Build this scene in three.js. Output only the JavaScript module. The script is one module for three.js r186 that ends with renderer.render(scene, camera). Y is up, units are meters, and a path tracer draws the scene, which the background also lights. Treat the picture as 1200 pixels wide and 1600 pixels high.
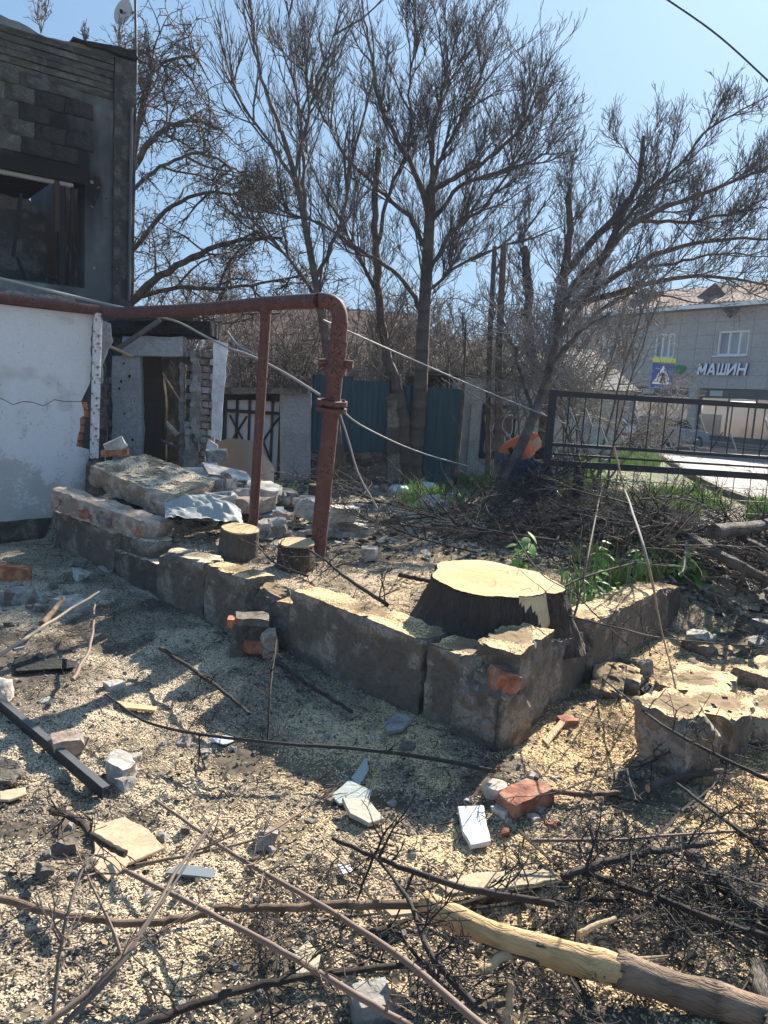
import * as THREE from 'three';
import { mergeGeometries, toCreasedNormals } from 'three/addons/utils/BufferGeometryUtils.js';
import { MarchingCubes } from 'three/addons/objects/MarchingCubes.js';

// ---------------------------------------------------------------- camera, sky, sun, exposure
const scene = new THREE.Scene();
const EYE = 1.6, PITCH = -8.5 * Math.PI / 180, ROLL = 3.5 * Math.PI / 180, FPX = 1202;
const camera = new THREE.PerspectiveCamera(2 * Math.atan(800 / FPX) * 180 / Math.PI, 0.75, 0.05, 2500);
camera.rotation.order = 'YXZ';
camera.position.set(0, EYE, 0);
camera.rotation.set(PITCH, 0, ROLL);
const renderer = new THREE.WebGLRenderer({ antialias: true });
renderer.toneMapping = THREE.LinearToneMapping;
renderer.toneMappingExposure = 2.45;
renderer.shadowMap.enabled = true;

const SUN_AZ = 29 * Math.PI / 180, SUN_EL = 34 * Math.PI / 180;
const sunDir = new THREE.Vector3(Math.sin(SUN_AZ) * Math.cos(SUN_EL), Math.sin(SUN_EL), -Math.cos(SUN_AZ) * Math.cos(SUN_EL));
const sun = new THREE.DirectionalLight(new THREE.Color(1, 0.92, 0.79), 5);
sun.position.copy(sunDir).multiplyScalar(80);
sun.castShadow = true;
sun.shadow.mapSize.set(4096, 4096);
Object.assign(sun.shadow.camera, { left: -30, right: 30, top: 30, bottom: -30, near: 1, far: 200 });
scene.add(sun);
{
  const W = 1024, Hh = 512, d = new Float32Array(W * Hh * 4), v = new THREE.Vector3();
  for (let j = 0; j < Hh; j++) for (let i = 0; i < W; i++) {
    const th = (j + 0.5) / Hh * Math.PI - Math.PI / 2, ph = (i + 0.5) / W * 2 * Math.PI;
    v.set(-Math.cos(th) * Math.cos(ph), Math.sin(th), -Math.cos(th) * Math.sin(ph)); // three.js equirect: u = atan2(z, x) / 2pi + 0.5
    const el = Math.max(0, v.y), c = Math.max(-1, Math.min(1, v.dot(sunDir))), ang = Math.acos(c);
    const h = Math.exp(-el * 3.6), g = Math.exp(-ang * 1.7);
    const k = (j * W + i) * 4;
    d[k] = 0.036 + 0.085 * h + 0.30 * g; d[k + 1] = 0.108 + 0.10 * h + 0.345 * g; d[k + 2] = 0.225 + 0.07 * h + 0.385 * g;
    if (v.y < 0) { const t = Math.min(1, -v.y * 8); d[k] += (0.16 - d[k]) * t; d[k + 1] += (0.14 - d[k + 1]) * t; d[k + 2] += (0.12 - d[k + 2]) * t; }
    d[k + 3] = 1;
  }
  const t = new THREE.DataTexture(d, W, Hh, THREE.RGBAFormat, THREE.FloatType);
  t.mapping = THREE.EquirectangularReflectionMapping; t.magFilter = t.minFilter = THREE.LinearFilter; t.needsUpdate = true;
  scene.background = t; scene.environment = t;
}

// ---------------------------------------------------------------- helpers: numbers, noise, points
const V = (x, y, z) => new THREE.Vector3(x, y, z);
function rngOf(seed) { let a = seed >>> 0; return () => { a |= 0; a = a + 0x6D2B79F5 | 0; let t = Math.imul(a ^ a >>> 15, 1 | a); t = t + Math.imul(t ^ t >>> 7, 61 | t) ^ t; return ((t ^ t >>> 14) >>> 0) / 4294967296; }; }
const hash = (x, y) => { let h = Math.imul(x | 0, 374761393) + Math.imul(y | 0, 668265263) | 0; h = Math.imul(h ^ h >>> 13, 1274126177); return ((h ^ h >>> 16) >>> 0) / 4294967296; };
function vn(x, y, per) {
  let xi = Math.floor(x), yi = Math.floor(y); const fx = x - xi, fy = y - yi, u = fx * fx * (3 - 2 * fx), w = fy * fy * (3 - 2 * fy);
  let x1 = xi + 1, y1 = yi + 1;
  if (per) { xi = ((xi % per) + per) % per; x1 = ((x1 % per) + per) % per; yi = ((yi % per) + per) % per; y1 = ((y1 % per) + per) % per; }
  const a = hash(xi, yi), b = hash(x1, yi), c = hash(xi, y1), d = hash(x1, y1);
  return a + (b - a) * u + (c - a) * w + (a - b - c + d) * u * w;
}
function fbm(x, y, oct = 4, per = 0) { let s = 0, a = 0.5, n = 0; for (let o = 0; o < oct; o++) { s += a * vn(x + o * 17.3 * (per ? 0 : 1), y + o * 9.1 * (per ? 0 : 1), per); n += a; a *= 0.5; x *= 2; y *= 2; per *= 2; } return s / n; }
const sstep = (a, b, x) => { const t = Math.max(0, Math.min(1, (x - a) / (b - a))); return t * t * (3 - 2 * t); };
const mixn = (a, b, t) => a + (b - a) * t;
// a viewing ray through a point of the 1200 x 1600 photograph, used to survey where things stand
function ray(px, py) { return V((px - 600) / FPX, (800 - py) / FPX, -1).applyEuler(camera.rotation); }
function P(px, py, dep) { const r = ray(px, py); return r.multiplyScalar(dep / -r.z).add(camera.position); }
function G(px, py, h = 0) { const r = ray(px, py); return r.multiplyScalar((h - EYE) / r.y).add(camera.position); }
// an upright plane through ground points A and C (x, z): local x runs from A to C, local z faces the viewer
class Upright {
  constructor(A, C) { this.A = A; const dx = C[0] - A[0], dz = C[1] - A[1]; this.L = Math.hypot(dx, dz); this.d = [dx / this.L, dz / this.L]; this.yaw = Math.atan2(-dz, dx); }
  uv(px, py) { const r = ray(px, py), n = V(-this.d[1], 0, this.d[0]); const t = V(this.A[0], 0, this.A[1]).sub(camera.position).dot(n) / r.dot(n); const p = r.multiplyScalar(t).add(camera.position); return [(p.x - this.A[0]) * this.d[0] + (p.z - this.A[1]) * this.d[1], p.y]; }
  set(o) { o.position.set(this.A[0], 0, this.A[1]); o.rotation.y = this.yaw; return o; }
  at(u, y, z = 0) { return V(this.A[0] + this.d[0] * u - this.d[1] * z, y, this.A[1] + this.d[1] * u + this.d[0] * z); }
}

// ---------------------------------------------------------------- helpers: textures and materials
function tex(size, fn, srgb = true) { // fn(u, v) -> [r, g, b] linear 0..1
  const d = new Uint8Array(size * size * 4);
  const enc = srgb ? x => { x = Math.max(0, Math.min(1, x)); return 255 * (x <= 0.0031308 ? 12.92 * x : 1.055 * Math.pow(x, 1 / 2.4) - 0.055); } : x => 255 * Math.max(0, Math.min(1, x));
  for (let j = 0; j < size; j++) for (let i = 0; i < size; i++) { const c = fn(i / size, j / size), k = (j * size + i) * 4; d[k] = enc(c[0]); d[k + 1] = enc(c[1]); d[k + 2] = enc(c[2]); d[k + 3] = 255; }
  const t = new THREE.DataTexture(d, size, size, THREE.RGBAFormat);
  t.wrapS = t.wrapT = THREE.RepeatWrapping; t.magFilter = THREE.LinearFilter; t.minFilter = THREE.LinearMipmapLinearFilter; t.generateMipmaps = true;
  if (srgb) t.colorSpace = THREE.SRGBColorSpace; t.needsUpdate = true; return t;
}
const grey = v => [v, v, v];
const lerp3 = (a, b, t) => [a[0] + (b[0] - a[0]) * t, a[1] + (b[1] - a[1]) * t, a[2] + (b[2] - a[2]) * t];
const rep = (t, m) => { const c = t.clone(); c.repeat.set(1 / m, 1 / m); c.needsUpdate = true; return c; }; // tile is m metres wide
const B_rough = tex(512, (u, v) => grey(fbm(u * 16, v * 16, 5, 16)), false);
const B_bark = tex(512, (u, v) => { const w = fbm(u * 6, v * 4, 3, 2) * 0.12; const a = fbm((u + w) * 32, v * 4, 4, 4); return grey(Math.pow(Math.abs(a * 2 - 1), 0.6)); }, false);
const patches = (cols, f = 8, pw = 1) => tex(512, (u, v) => { const a = fbm(u * f, v * f, 5, f), b = fbm(u * 32 + 3, v * 32, 3, 32); const t = Math.max(0, Math.min(0.999, Math.pow(sstep(0.25, 0.75, a), pw))) * (cols.length - 1), i = Math.floor(t); const c = lerp3(cols[i], cols[i + 1], t - i); const k = 0.62 + 0.5 * b + 0.26 * vn(u * 170, v * 170, 170); return [c[0] * k, c[1] * k, c[2] * k]; });
function mat(color, o = {}) { const { map, bump, bs = 0.004, tile = 1, rough = 0.9, metal = 0, ...rest } = o; return new THREE.MeshStandardMaterial({ color: Array.isArray(color) ? new THREE.Color().setRGB(...color) : color, roughness: rough, metalness: metal, ...(map ? { map: rep(map, tile) } : {}), ...(bump ? { bumpMap: rep(bump, tile), bumpScale: bs } : {}), ...rest }); }
const one = [1, 1, 1];
const flaked = (lo, mid, hi, f = 6) => tex(1024, (u, v) => { // cement with sharp edged flakes, scuffs and pores
  const w = fbm(u * f * 2 + 5, v * f * 2, 3, f * 2) * 0.12, a = fbm(u * f + w, v * f + w, 5, f), b = fbm(u * f * 4 + 9, v * f * 4, 4, f * 4), c = fbm(u * 64, v * 64, 3, 64), d = vn(u * 260, v * 260, 260); let q = lerp3(lo, mid, sstep(0.36, 0.52, a)); q = lerp3(q, hi, sstep(0.53, 0.555, a * 0.55 + b * 0.45) * 0.8); q = lerp3(q, lo, sstep(0.60, 0.63, b * 0.5 + c * 0.5) * 0.75); const k = 0.68 + 0.4 * c + 0.24 * d; return [q[0] * k, q[1] * k, q[2] * k]; });
const T_conc = flaked([0.13, 0.115, 0.10], [0.21, 0.19, 0.165], [0.34, 0.315, 0.28]);
const T_conc2 = flaked([0.075, 0.068, 0.06], [0.13, 0.12, 0.105], [0.24, 0.22, 0.195]);
const flaked2 = (lo, mid, hi) => tex(512, (u, v) => { const a = fbm(u * 8, v * 8, 5, 8), b = fbm(u * 40, v * 40, 4, 40), c = vn(u * 200, v * 200, 200); let q = lerp3(mid, hi, sstep(0.4, 0.65, a)); q = lerp3(q, lo, sstep(0.585, 0.61, a * 0.4 + b * 0.6)); const k = 0.8 + 0.4 * c; return [q[0] * k, q[1] * k, q[2] * k]; });
const T_rub = patches([[0.38, 0.34, 0.29], [0.52, 0.48, 0.42], [0.62, 0.59, 0.54]]);
const T_brick = patches([[0.22, 0.085, 0.05], [0.36, 0.13, 0.07], [0.42, 0.22, 0.14]]);
const T_plast = patches([[0.66, 0.66, 0.64], [0.74, 0.745, 0.745], [0.77, 0.775, 0.775]], 4, 0.7);
const T_rust = flaked2([0.045, 0.022, 0.017], [0.115, 0.044, 0.036], [0.15, 0.066, 0.054]);
const T_bark = tex(512, (u, v) => { const w = fbm(u * 6, v * 4, 3, 2) * 0.1; const a = fbm((u + w) * 32, v * 4, 4, 4), b = fbm(u * 8, v * 8, 4, 8); const k = 0.35 + 0.9 * a * (0.6 + 0.8 * b); return [0.19 * k, 0.155 * k, 0.125 * k]; });
const T_wood = tex(512, (u, v) => { const a = fbm(u * 40, v * 3, 3, 1), b = fbm(u * 6, v * 6, 3, 6); const k = 0.75 + 0.35 * a + 0.15 * b; return [0.66 * k, 0.46 * k, 0.25 * k]; });
const M = {
  conc: mat([1.04, 0.95, 0.85], { map: T_conc, bump: B_rough, bs: 0.03 }), concDark: mat([1.08, 0.97, 0.86], { map: T_conc2, bump: B_rough, bs: 0.03 }),
  conc2: mat([0.9, 0.82, 0.73], { map: T_conc, bump: B_rough, bs: 0.024, tile: 0.7 }),
  rub: mat(one, { map: T_rub, bump: B_rough, bs: 0.01, tile: 0.6 }), rubGrey: mat([0.6, 0.61, 0.62], { map: T_rub, bump: B_rough, bs: 0.01, tile: 0.5 }), rubWhite: mat([1.02, 1.02, 1.0], { map: T_rub, bump: B_rough, bs: 0.006, tile: 0.8 }),
  rubPink: mat([0.86, 0.72, 0.62], { map: T_rub, bump: B_rough, bs: 0.01, tile: 0.5 }),
  brick: mat(one, { map: T_brick, bump: B_rough, bs: 0.006, tile: 0.4 }), brickOld: mat([0.85, 0.95, 1.0], { map: patches([[0.20, 0.13, 0.10], [0.30, 0.24, 0.20], [0.40, 0.37, 0.33]]), bump: B_rough, bs: 0.008, tile: 0.5 }),
  brickOrange: mat([1.5, 1.35, 1.1], { map: T_brick, bump: B_rough, bs: 0.006, tile: 0.4 }),
  plaster: mat(one, { map: T_plast, bump: B_rough, bs: 0.004, tile: 1.6 }), plasterGrey: mat([0.55, 0.55, 0.56], { map: T_plast, bump: B_rough, bs: 0.008, tile: 0.8 }),
  rust: mat(one, { map: T_rust, bump: B_rough, bs: 0.004, tile: 0.5, rough: 0.72 }),
  iron: mat([0.022, 0.022, 0.026], { bump: B_rough, bs: 0.001, tile: 0.3, rough: 0.55 }), ironGrey: mat([0.10, 0.105, 0.11], { bump: B_rough, bs: 0.001, tile: 0.3, rough: 0.5 }),
  bark: mat(one, { map: T_bark, bump: B_bark, bs: 0.02, tile: 0.35 }), barkFar: mat([0.85, 0.80, 0.77], { map: T_bark, tile: 0.35 }), barkDark: mat([0.42, 0.40, 0.39], { map: T_bark, bump: B_bark, bs: 0.006, tile: 0.2 }), barkBrown: mat([1.5, 1.2, 1.0], { map: T_bark, bump: B_bark, bs: 0.003, tile: 0.2 }),
  stumpBark: mat([0.5, 0.47, 0.45], { map: T_bark, bump: B_bark, bs: 0.035, tile: 0.45 }),
  twig: mat([0.12, 0.10, 0.088]), twigGrey: mat([0.24, 0.215, 0.19]), twigDark: mat([0.038, 0.033, 0.03]), twigRed: mat([0.19, 0.13, 0.095], { rough: 0.7 }), twigPale: mat([0.42, 0.34, 0.25], { rough: 0.8 }),
  wood: mat(one, { map: T_wood, bump: B_bark, bs: 0.002, tile: 0.3 }), woodPale: mat([1.0, 1.05, 1.15], { map: T_wood, bump: B_bark, bs: 0.004, tile: 0.25 }), woodDark: mat([0.10, 0.11, 0.12], { map: T_wood, bump: B_bark, bs: 0.004, tile: 0.3 }), woodGrey: mat([0.36, 0.45, 0.72], { map: T_wood, bump: B_bark, bs: 0.004, tile: 0.3 }),
  card: mat([0.62, 0.45, 0.29], { map: patches([[0.8, 0.8, 0.8], [1, 1, 1]]), bump: B_rough, bs: 0.001, tile: 0.3 }), tarp: mat([0.36, 0.38, 0.36], { bump: B_rough, bs: 0.003, tile: 0.4, rough: 0.7, side: THREE.DoubleSide }),
  sheetTan: mat([0.50, 0.42, 0.34], { bump: B_rough, bs: 0.003, tile: 0.5, side: THREE.DoubleSide }),
  teal: mat([0.016, 0.075, 0.095], { rough: 0.5, bump: B_rough, bs: 0.001 }), cable: mat([0.32, 0.32, 0.31], { rough: 0.6 }), white: mat([0.78, 0.78, 0.78], { rough: 0.5 }), black: mat([0.012, 0.012, 0.012], { rough: 0.8 }), char: mat([0.02, 0.019, 0.018], { bump: B_rough, bs: 0.01, tile: 0.4 }),
  glass: new THREE.MeshPhysicalMaterial({ color: 0xffffff, roughness: 0.05, transmission: 1, thickness: 0, ior: 1.5 }),
  tilesRoof: mat([0.20, 0.11, 0.085], { map: patches([[0.6, 0.6, 0.6], [1, 1, 1], [1.0, 0.9, 0.8]], 16), tile: 2 }),
};

// ---------------------------------------------------------------- helpers: meshes
const taken = new Map();
function numbered(n) { const k = taken.get(n) || 0; taken.set(n, k + 1); return k ? n + '_' + String(k).padStart(3, '0') : n; }
function tag(o, label, category, group, kind) { if (label) o.userData.label = label; if (category) o.userData.category = category; if (group) o.userData.group = group; if (kind) o.userData.kind = kind; return o; }
function thing(name, label, category, group, parent = scene) { const o = new THREE.Group(); o.name = numbered(name); parent.add(o); return tag(o, label, category, group); }
function part(name, geo, m, parent, label) { const o = new THREE.Mesh(geo, m); o.name = name; o.castShadow = o.receiveShadow = true; parent.add(o); if (label) o.userData.label = label; return o; }
function solo(name, geo, m, label, category, group) { const o = part(numbered(name), geo, m, scene); return tag(o, label, category, group); }
function setting(name, geo, m) { const o = part(numbered(name), geo, m, scene); o.userData.kind = 'structure'; return o; }
// move a thing's origin to its base, keeping everything where it stands
function anchor(o) {
  o.updateMatrixWorld(true);
  const b = new THREE.Box3().setFromObject(o), c = V((b.min.x + b.max.x) / 2, b.min.y, (b.min.z + b.max.z) / 2);
  if (o.isMesh) { const local = o.worldToLocal(c.clone()); o.geometry.translate(-local.x, -local.y, -local.z); o.position.copy(c); }
  else { const local = o.worldToLocal(c.clone()); for (const ch of o.children) ch.position.sub(local); o.position.copy(c); }
  return o;
}
class MB { // collects tubes and boxes into one mesh
  constructor() { this.p = []; this.n = []; this.t = []; this.i = []; }
  tube(pts, rad, sides = 5, cap = false) {
    const n = pts.length, base = this.p.length / 3; let N = null; let along = 0;
    const T = V(), B = V(), tmp = V();
    for (let k = 0; k < n; k++) {
      T.copy(pts[Math.min(n - 1, k + 1)]).sub(pts[Math.max(0, k - 1)]).normalize();
      if (!N) { N = Math.abs(T.y) > 0.9 ? V(1, 0, 0) : V(0, 1, 0); }
      N.addScaledVector(T, -N.dot(T)); if (N.lengthSq() < 1e-8) N.set(T.y, T.z, T.x).addScaledVector(T, -(T.y * T.x + T.z * T.y + T.x * T.z)); N.normalize();
      B.crossVectors(T, N);
      const r = typeof rad === 'function' ? rad(k / (n - 1)) : rad[k] ?? rad[rad.length - 1];
      if (k) along += tmp.copy(pts[k]).sub(pts[k - 1]).length();
      for (let s = 0; s <= sides; s++) { const a = s / sides * 2 * Math.PI, c = Math.cos(a), q = Math.sin(a); const nx = N.x * c + B.x * q, ny = N.y * c + B.y * q, nz = N.z * c + B.z * q; this.p.push(pts[k].x + nx * r, pts[k].y + ny * r, pts[k].z + nz * r); this.n.push(nx, ny, nz); this.t.push(s / sides * Math.max(1, Math.round(r * 6.3 / 0.35)) * 0.35, along); }
      if (k) for (let s = 0; s < sides; s++) { const a = base + (k - 1) * (sides + 1) + s, b = a + sides + 1; this.i.push(a, a + 1, b, b, a + 1, b + 1); }
    }
    if (cap) for (const [k, sg] of [[0, -1], [n - 1, 1]]) {
      T.copy(pts[Math.min(n - 1, k + 1)]).sub(pts[Math.max(0, k - 1)]).normalize().multiplyScalar(sg);
      const c = this.p.length / 3, q = base + k * (sides + 1); this.p.push(pts[k].x, pts[k].y, pts[k].z); this.n.push(T.x, T.y, T.z); this.t.push(0, 0);
      for (let s = 0; s < sides; s++) { const j = (q + s) * 3; this.p.push(this.p[j], this.p[j + 1], this.p[j + 2]); this.n.push(T.x, T.y, T.z); this.t.push(Math.cos(s / sides * 6.283) * 0.1, Math.sin(s / sides * 6.283) * 0.1); }
      for (let s = 0; s < sides; s++) { const a = c + 1 + s, b = c + 1 + (s + 1) % sides; sg > 0 ? this.i.push(c, a, b) : this.i.push(c, b, a); }
    }
    return this;
  }
  box(cx, cy, cz, w, h, d, M4) { const g = new THREE.BoxGeometry(w, h, d).translate(cx, cy, cz); if (M4) g.applyMatrix4(M4); return this.add(g); }
  add(g) { const b = this.p.length / 3, P0 = g.attributes.position.array, N0 = g.attributes.normal.array, U = g.attributes.uv ? g.attributes.uv.array : null; for (let k = 0; k < P0.length; k++) { this.p.push(P0[k]); this.n.push(N0[k]); } for (let k = 0; k < P0.length / 3; k++) U ? this.t.push(U[2 * k], U[2 * k + 1]) : this.t.push(0, 0); if (g.index) for (const q of g.index.array) this.i.push(b + q); else for (let k = 0; k < P0.length / 3; k++) this.i.push(b + k); return this; }
  geo() { const g = new THREE.BufferGeometry(); g.setAttribute('position', new THREE.Float32BufferAttribute(this.p, 3)); g.setAttribute('normal', new THREE.Float32BufferAttribute(this.n, 3)); g.setAttribute('uv', new THREE.Float32BufferAttribute(this.t, 2)); g.setIndex(this.i); return g; }
}
const tubeGeo = (pts, rad, sides = 8, cap = true) => new MB().tube(pts, typeof rad === 'number' ? () => rad : rad, sides, cap).geo();
function smooth(pts, n) { const c = new THREE.CatmullRomCurve3(pts, false, 'centripetal'); return c.getPoints(n); }
function boxUV(g) { // uv in metres from the side a face looks to
  g = g.index ? g.toNonIndexed() : g; const p = g.attributes.position, uv = new Float32Array(p.count * 2), a = V(), b = V(), c = V(), n = V();
  for (let k = 0; k < p.count; k += 3) {
    a.fromBufferAttribute(p, k); b.fromBufferAttribute(p, k + 1); c.fromBufferAttribute(p, k + 2); n.copy(b).sub(a).cross(c.clone().sub(a));
    const ax = Math.abs(n.x), ay = Math.abs(n.y), az = Math.abs(n.z);
    [a, b, c].forEach((q, m) => { const s = ay >= ax && ay >= az ? [q.x, q.z] : ax >= az ? [q.z + 0.37, q.y] : [q.x, q.y + 0.71]; uv[(k + m) * 2] = s[0]; uv[(k + m) * 2 + 1] = s[1]; });
  }
  g.setAttribute('uv', new THREE.BufferAttribute(uv, 2)); return g;
}
// a block of stone or concrete with worn faces and broken corners, centred on x and z, standing on y = 0
function chunk(w, h, d, seed, { rough = 0.02, cuts = 5, deep = 0.25, cell = 0.06, crease = 0.55, warp = 0, bites = 0 } = {}) {
  const r = rngOf(seed * 7919 + 13), seg = x => Math.max(2, Math.min(60, Math.round(x / cell)));
  const g = new THREE.BoxGeometry(w, h, d, seg(w), seg(h), seg(d)), p = g.attributes.position, q = V(), planes = [];
  for (let k = 0; k < cuts; k++) { const n = V((r() < 0.5 ? -1 : 1) * (0.25 + r()), (r() < 0.75 ? 1 : -1) * (0.1 + r()), (r() < 0.5 ? -1 : 1) * (0.25 + r())).normalize(); const sup = Math.abs(n.x) * w / 2 + Math.abs(n.y) * h / 2 + Math.abs(n.z) * d / 2; planes.push([n, sup - deep * Math.min(w, h, d) * (0.3 + 1.2 * r())]); }
  const s = seed * 3.7, bt = [];
  for (let k = 0; k < bites; k++) { const e = Math.floor(r() * 3), c = V((r() < 0.5 ? -1 : 1) * w / 2, (r() < 0.7 ? 1 : -1) * h / 2, (r() < 0.5 ? -1 : 1) * d / 2); if (e === 0 || r() < 0.5) c.x = (r() - 0.5) * w; else if (e === 1) c.y = (r() - 0.5) * h; else c.z = (r() - 0.5) * d; bt.push([c, (0.018 + 0.04 * r() * r()) * (w > 0.5 ? 1.2 : 0.8)]); }
  for (let k = 0; k < p.count; k++) {
    q.fromBufferAttribute(p, k);
    for (const [n, dd] of planes) { const e = q.dot(n) - dd; if (e > 0) q.addScaledVector(n, -e); }
    for (const [c, R] of bt) { const dx = q.x - c.x, dy = q.y - c.y, dz = q.z - c.z, L = Math.hypot(dx, dy, dz); if (L < R) { const e = R - L; q.x -= Math.sign(c.x) * e * 0.6 * (Math.abs(c.x) > w * 0.49); q.y -= Math.sign(c.y) * e * 0.6 * (Math.abs(c.y) > h * 0.49); q.z -= Math.sign(c.z) * e * 0.6 * (Math.abs(c.z) > d * 0.49); } }
    const f = 3.2, f2 = 14, f3 = 31, ax = q.x, ay = q.y, az = q.z, nz = (u, v) => 0.7 * (fbm(u * f + s, v * f + 3.1, 2) - 0.5) + 0.8 * (fbm(u * f2 + s, v * f2, 2) - 0.5) + 0.6 * (vn(u * f3, v * f3 + s) - 0.5);
    q.x += rough * nz(ay + ax * 0.3, az + 1.7); q.y += rough * nz(ax + ay * 0.3, az + 4.1); q.z += rough * nz(ax + az * 0.3, ay + 2.9);
    if (warp) q.y += warp * (fbm(q.x * 2 + s, q.z * 2, 2) - 0.5);
    p.setXYZ(k, q.x, q.y + h / 2, q.z);
  }
  return boxUV(toCreasedNormals(g, crease));
}
function extrude(pts, depth, z0, bevel = 0, holes = []) { // outline in local x, y; front face at z0
  const s = new THREE.Shape(pts.map(q => new THREE.Vector2(q[0], q[1]))); for (const h of holes) s.holes.push(new THREE.Path(h.map(q => new THREE.Vector2(q[0], q[1]))));
  const g = new THREE.ExtrudeGeometry(s, { depth: depth - 2 * bevel, bevelEnabled: bevel > 0, bevelThickness: bevel, bevelSize: bevel, bevelOffset: -bevel, bevelSegments: 1 }); g.translate(0, 0, z0 - depth + bevel); return g;
}
function jag(pts, step, amp, seed, closed = false) { const r = rngOf(seed), o = []; for (let k = 0; k < pts.length - (closed ? 0 : 1); k++) { const a = pts[k], b = pts[(k + 1) % pts.length], L = Math.hypot(b[0] - a[0], b[1] - a[1]), n = Math.max(1, Math.round(L / step)); for (let i = 0; i < n; i++) o.push([mixn(a[0], b[0], i / n) + (i ? (r() - 0.5) * amp : 0), mixn(a[1], b[1], i / n) + (i ? (r() - 0.5) * amp : 0)]); } if (!closed) o.push(pts[pts.length - 1]); return o; }
function put(o, p, ry = 0, rx = 0, rz = 0) { o.position.copy(p); o.rotation.set(rx, ry, rz, 'YXZ'); return o; }

// ---------------------------------------------------------------- ground
const WA = [-2.86, -6.78], WC = [0.6, -3.4], WE = [2.16, -5.59];
const wallL = new Upright(WA, WC), wallR = new Upright(WC, WE);
function bedAt(x, z) {
  const sL = (x - WA[0]) * 0.699 + (z - WA[1]) * -0.715, sR = (x - WC[0]) * -0.814 + (z - WC[1]) * -0.58;
  const t = (x - WC[0]) * 0.58 + (z - WC[1]) * -0.814, wide = 0.16 + Math.max(0, t - 2.65) * 0.9;
  return 0.31 * sstep(0.08, 0.24, sL) * sstep(0.06, 0.06 + wide, sR + Math.max(0, t - 2.65) * 0.6) * (1 - sstep(7.5, 12.5, -z));
}
function groundH(x, z) {
  const r = Math.hypot(x, z), k = 1 - sstep(9, 26, r);
  const heap = 0.30 * Math.exp(-((x + 2.0) ** 2 / 0.9 + (z + 7.4) ** 2 / 0.8));
  const out = -((x - WA[0]) * 0.699 + (z - WA[1]) * -0.715), dip = -0.10 * sstep(0.1, 0.8, out) * (1 - sstep(2.2, 4.0, out)) * sstep(-3.2, -2.2, x) * (1 - sstep(0.2, 1.2, x));  // dip added before the garden wall to lengthen its cast shadow
  return bedAt(x, z) + heap + dip + k * (0.07 * (fbm(x * 1.1 + 5, z * 1.1 + 2, 3) - 0.5) + 0.045 * (fbm(x * 4.3, z * 4.3 + 9, 3) - 0.5) + 0.022 * (fbm(x * 17, z * 17, 2) - 0.5)) + 0.010 * k * (vn(x * 45, z * 45) - 0.5);
}
let GT;
const onG = (x, z, dy = 0) => V(x, groundH(x, z) + dy, z);
const GG = (px, py, dy = 0) => { let p = G(px, py, 0); for (let k = 0; k < 4; k++) p = G(px, py, groundH(p.x, p.z)); return V(p.x, groundH(p.x, p.z) + dy, p.z); }; // where the ray meets the uneven ground
const sawYellow = (x, z) => Math.exp(-((x - 1.6) ** 2 / 5.0 + (z + 3.6) ** 2 / 9.0));
const soilMask = (x, z) => { const a = fbm(x * 1.7 + 31, z * 1.7 + 7, 4), b = fbm(x * 8 + 3, z * 8, 3); const foot = Math.exp(-(((x - WA[0]) * 0.699 + (z - WA[1]) * -0.715 + 0.12) ** 2) / 0.03) * (z > -7 && x < 0.7 ? 1 : 0); return Math.max(0, Math.min(1, sstep(0.495, 0.65, a * 0.6 + b * 0.4 + 0.03 + 0.16 * foot + 0.10 * sstep(6, 11, -z)) + sstep(10.5, 14, -z))); };
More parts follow.
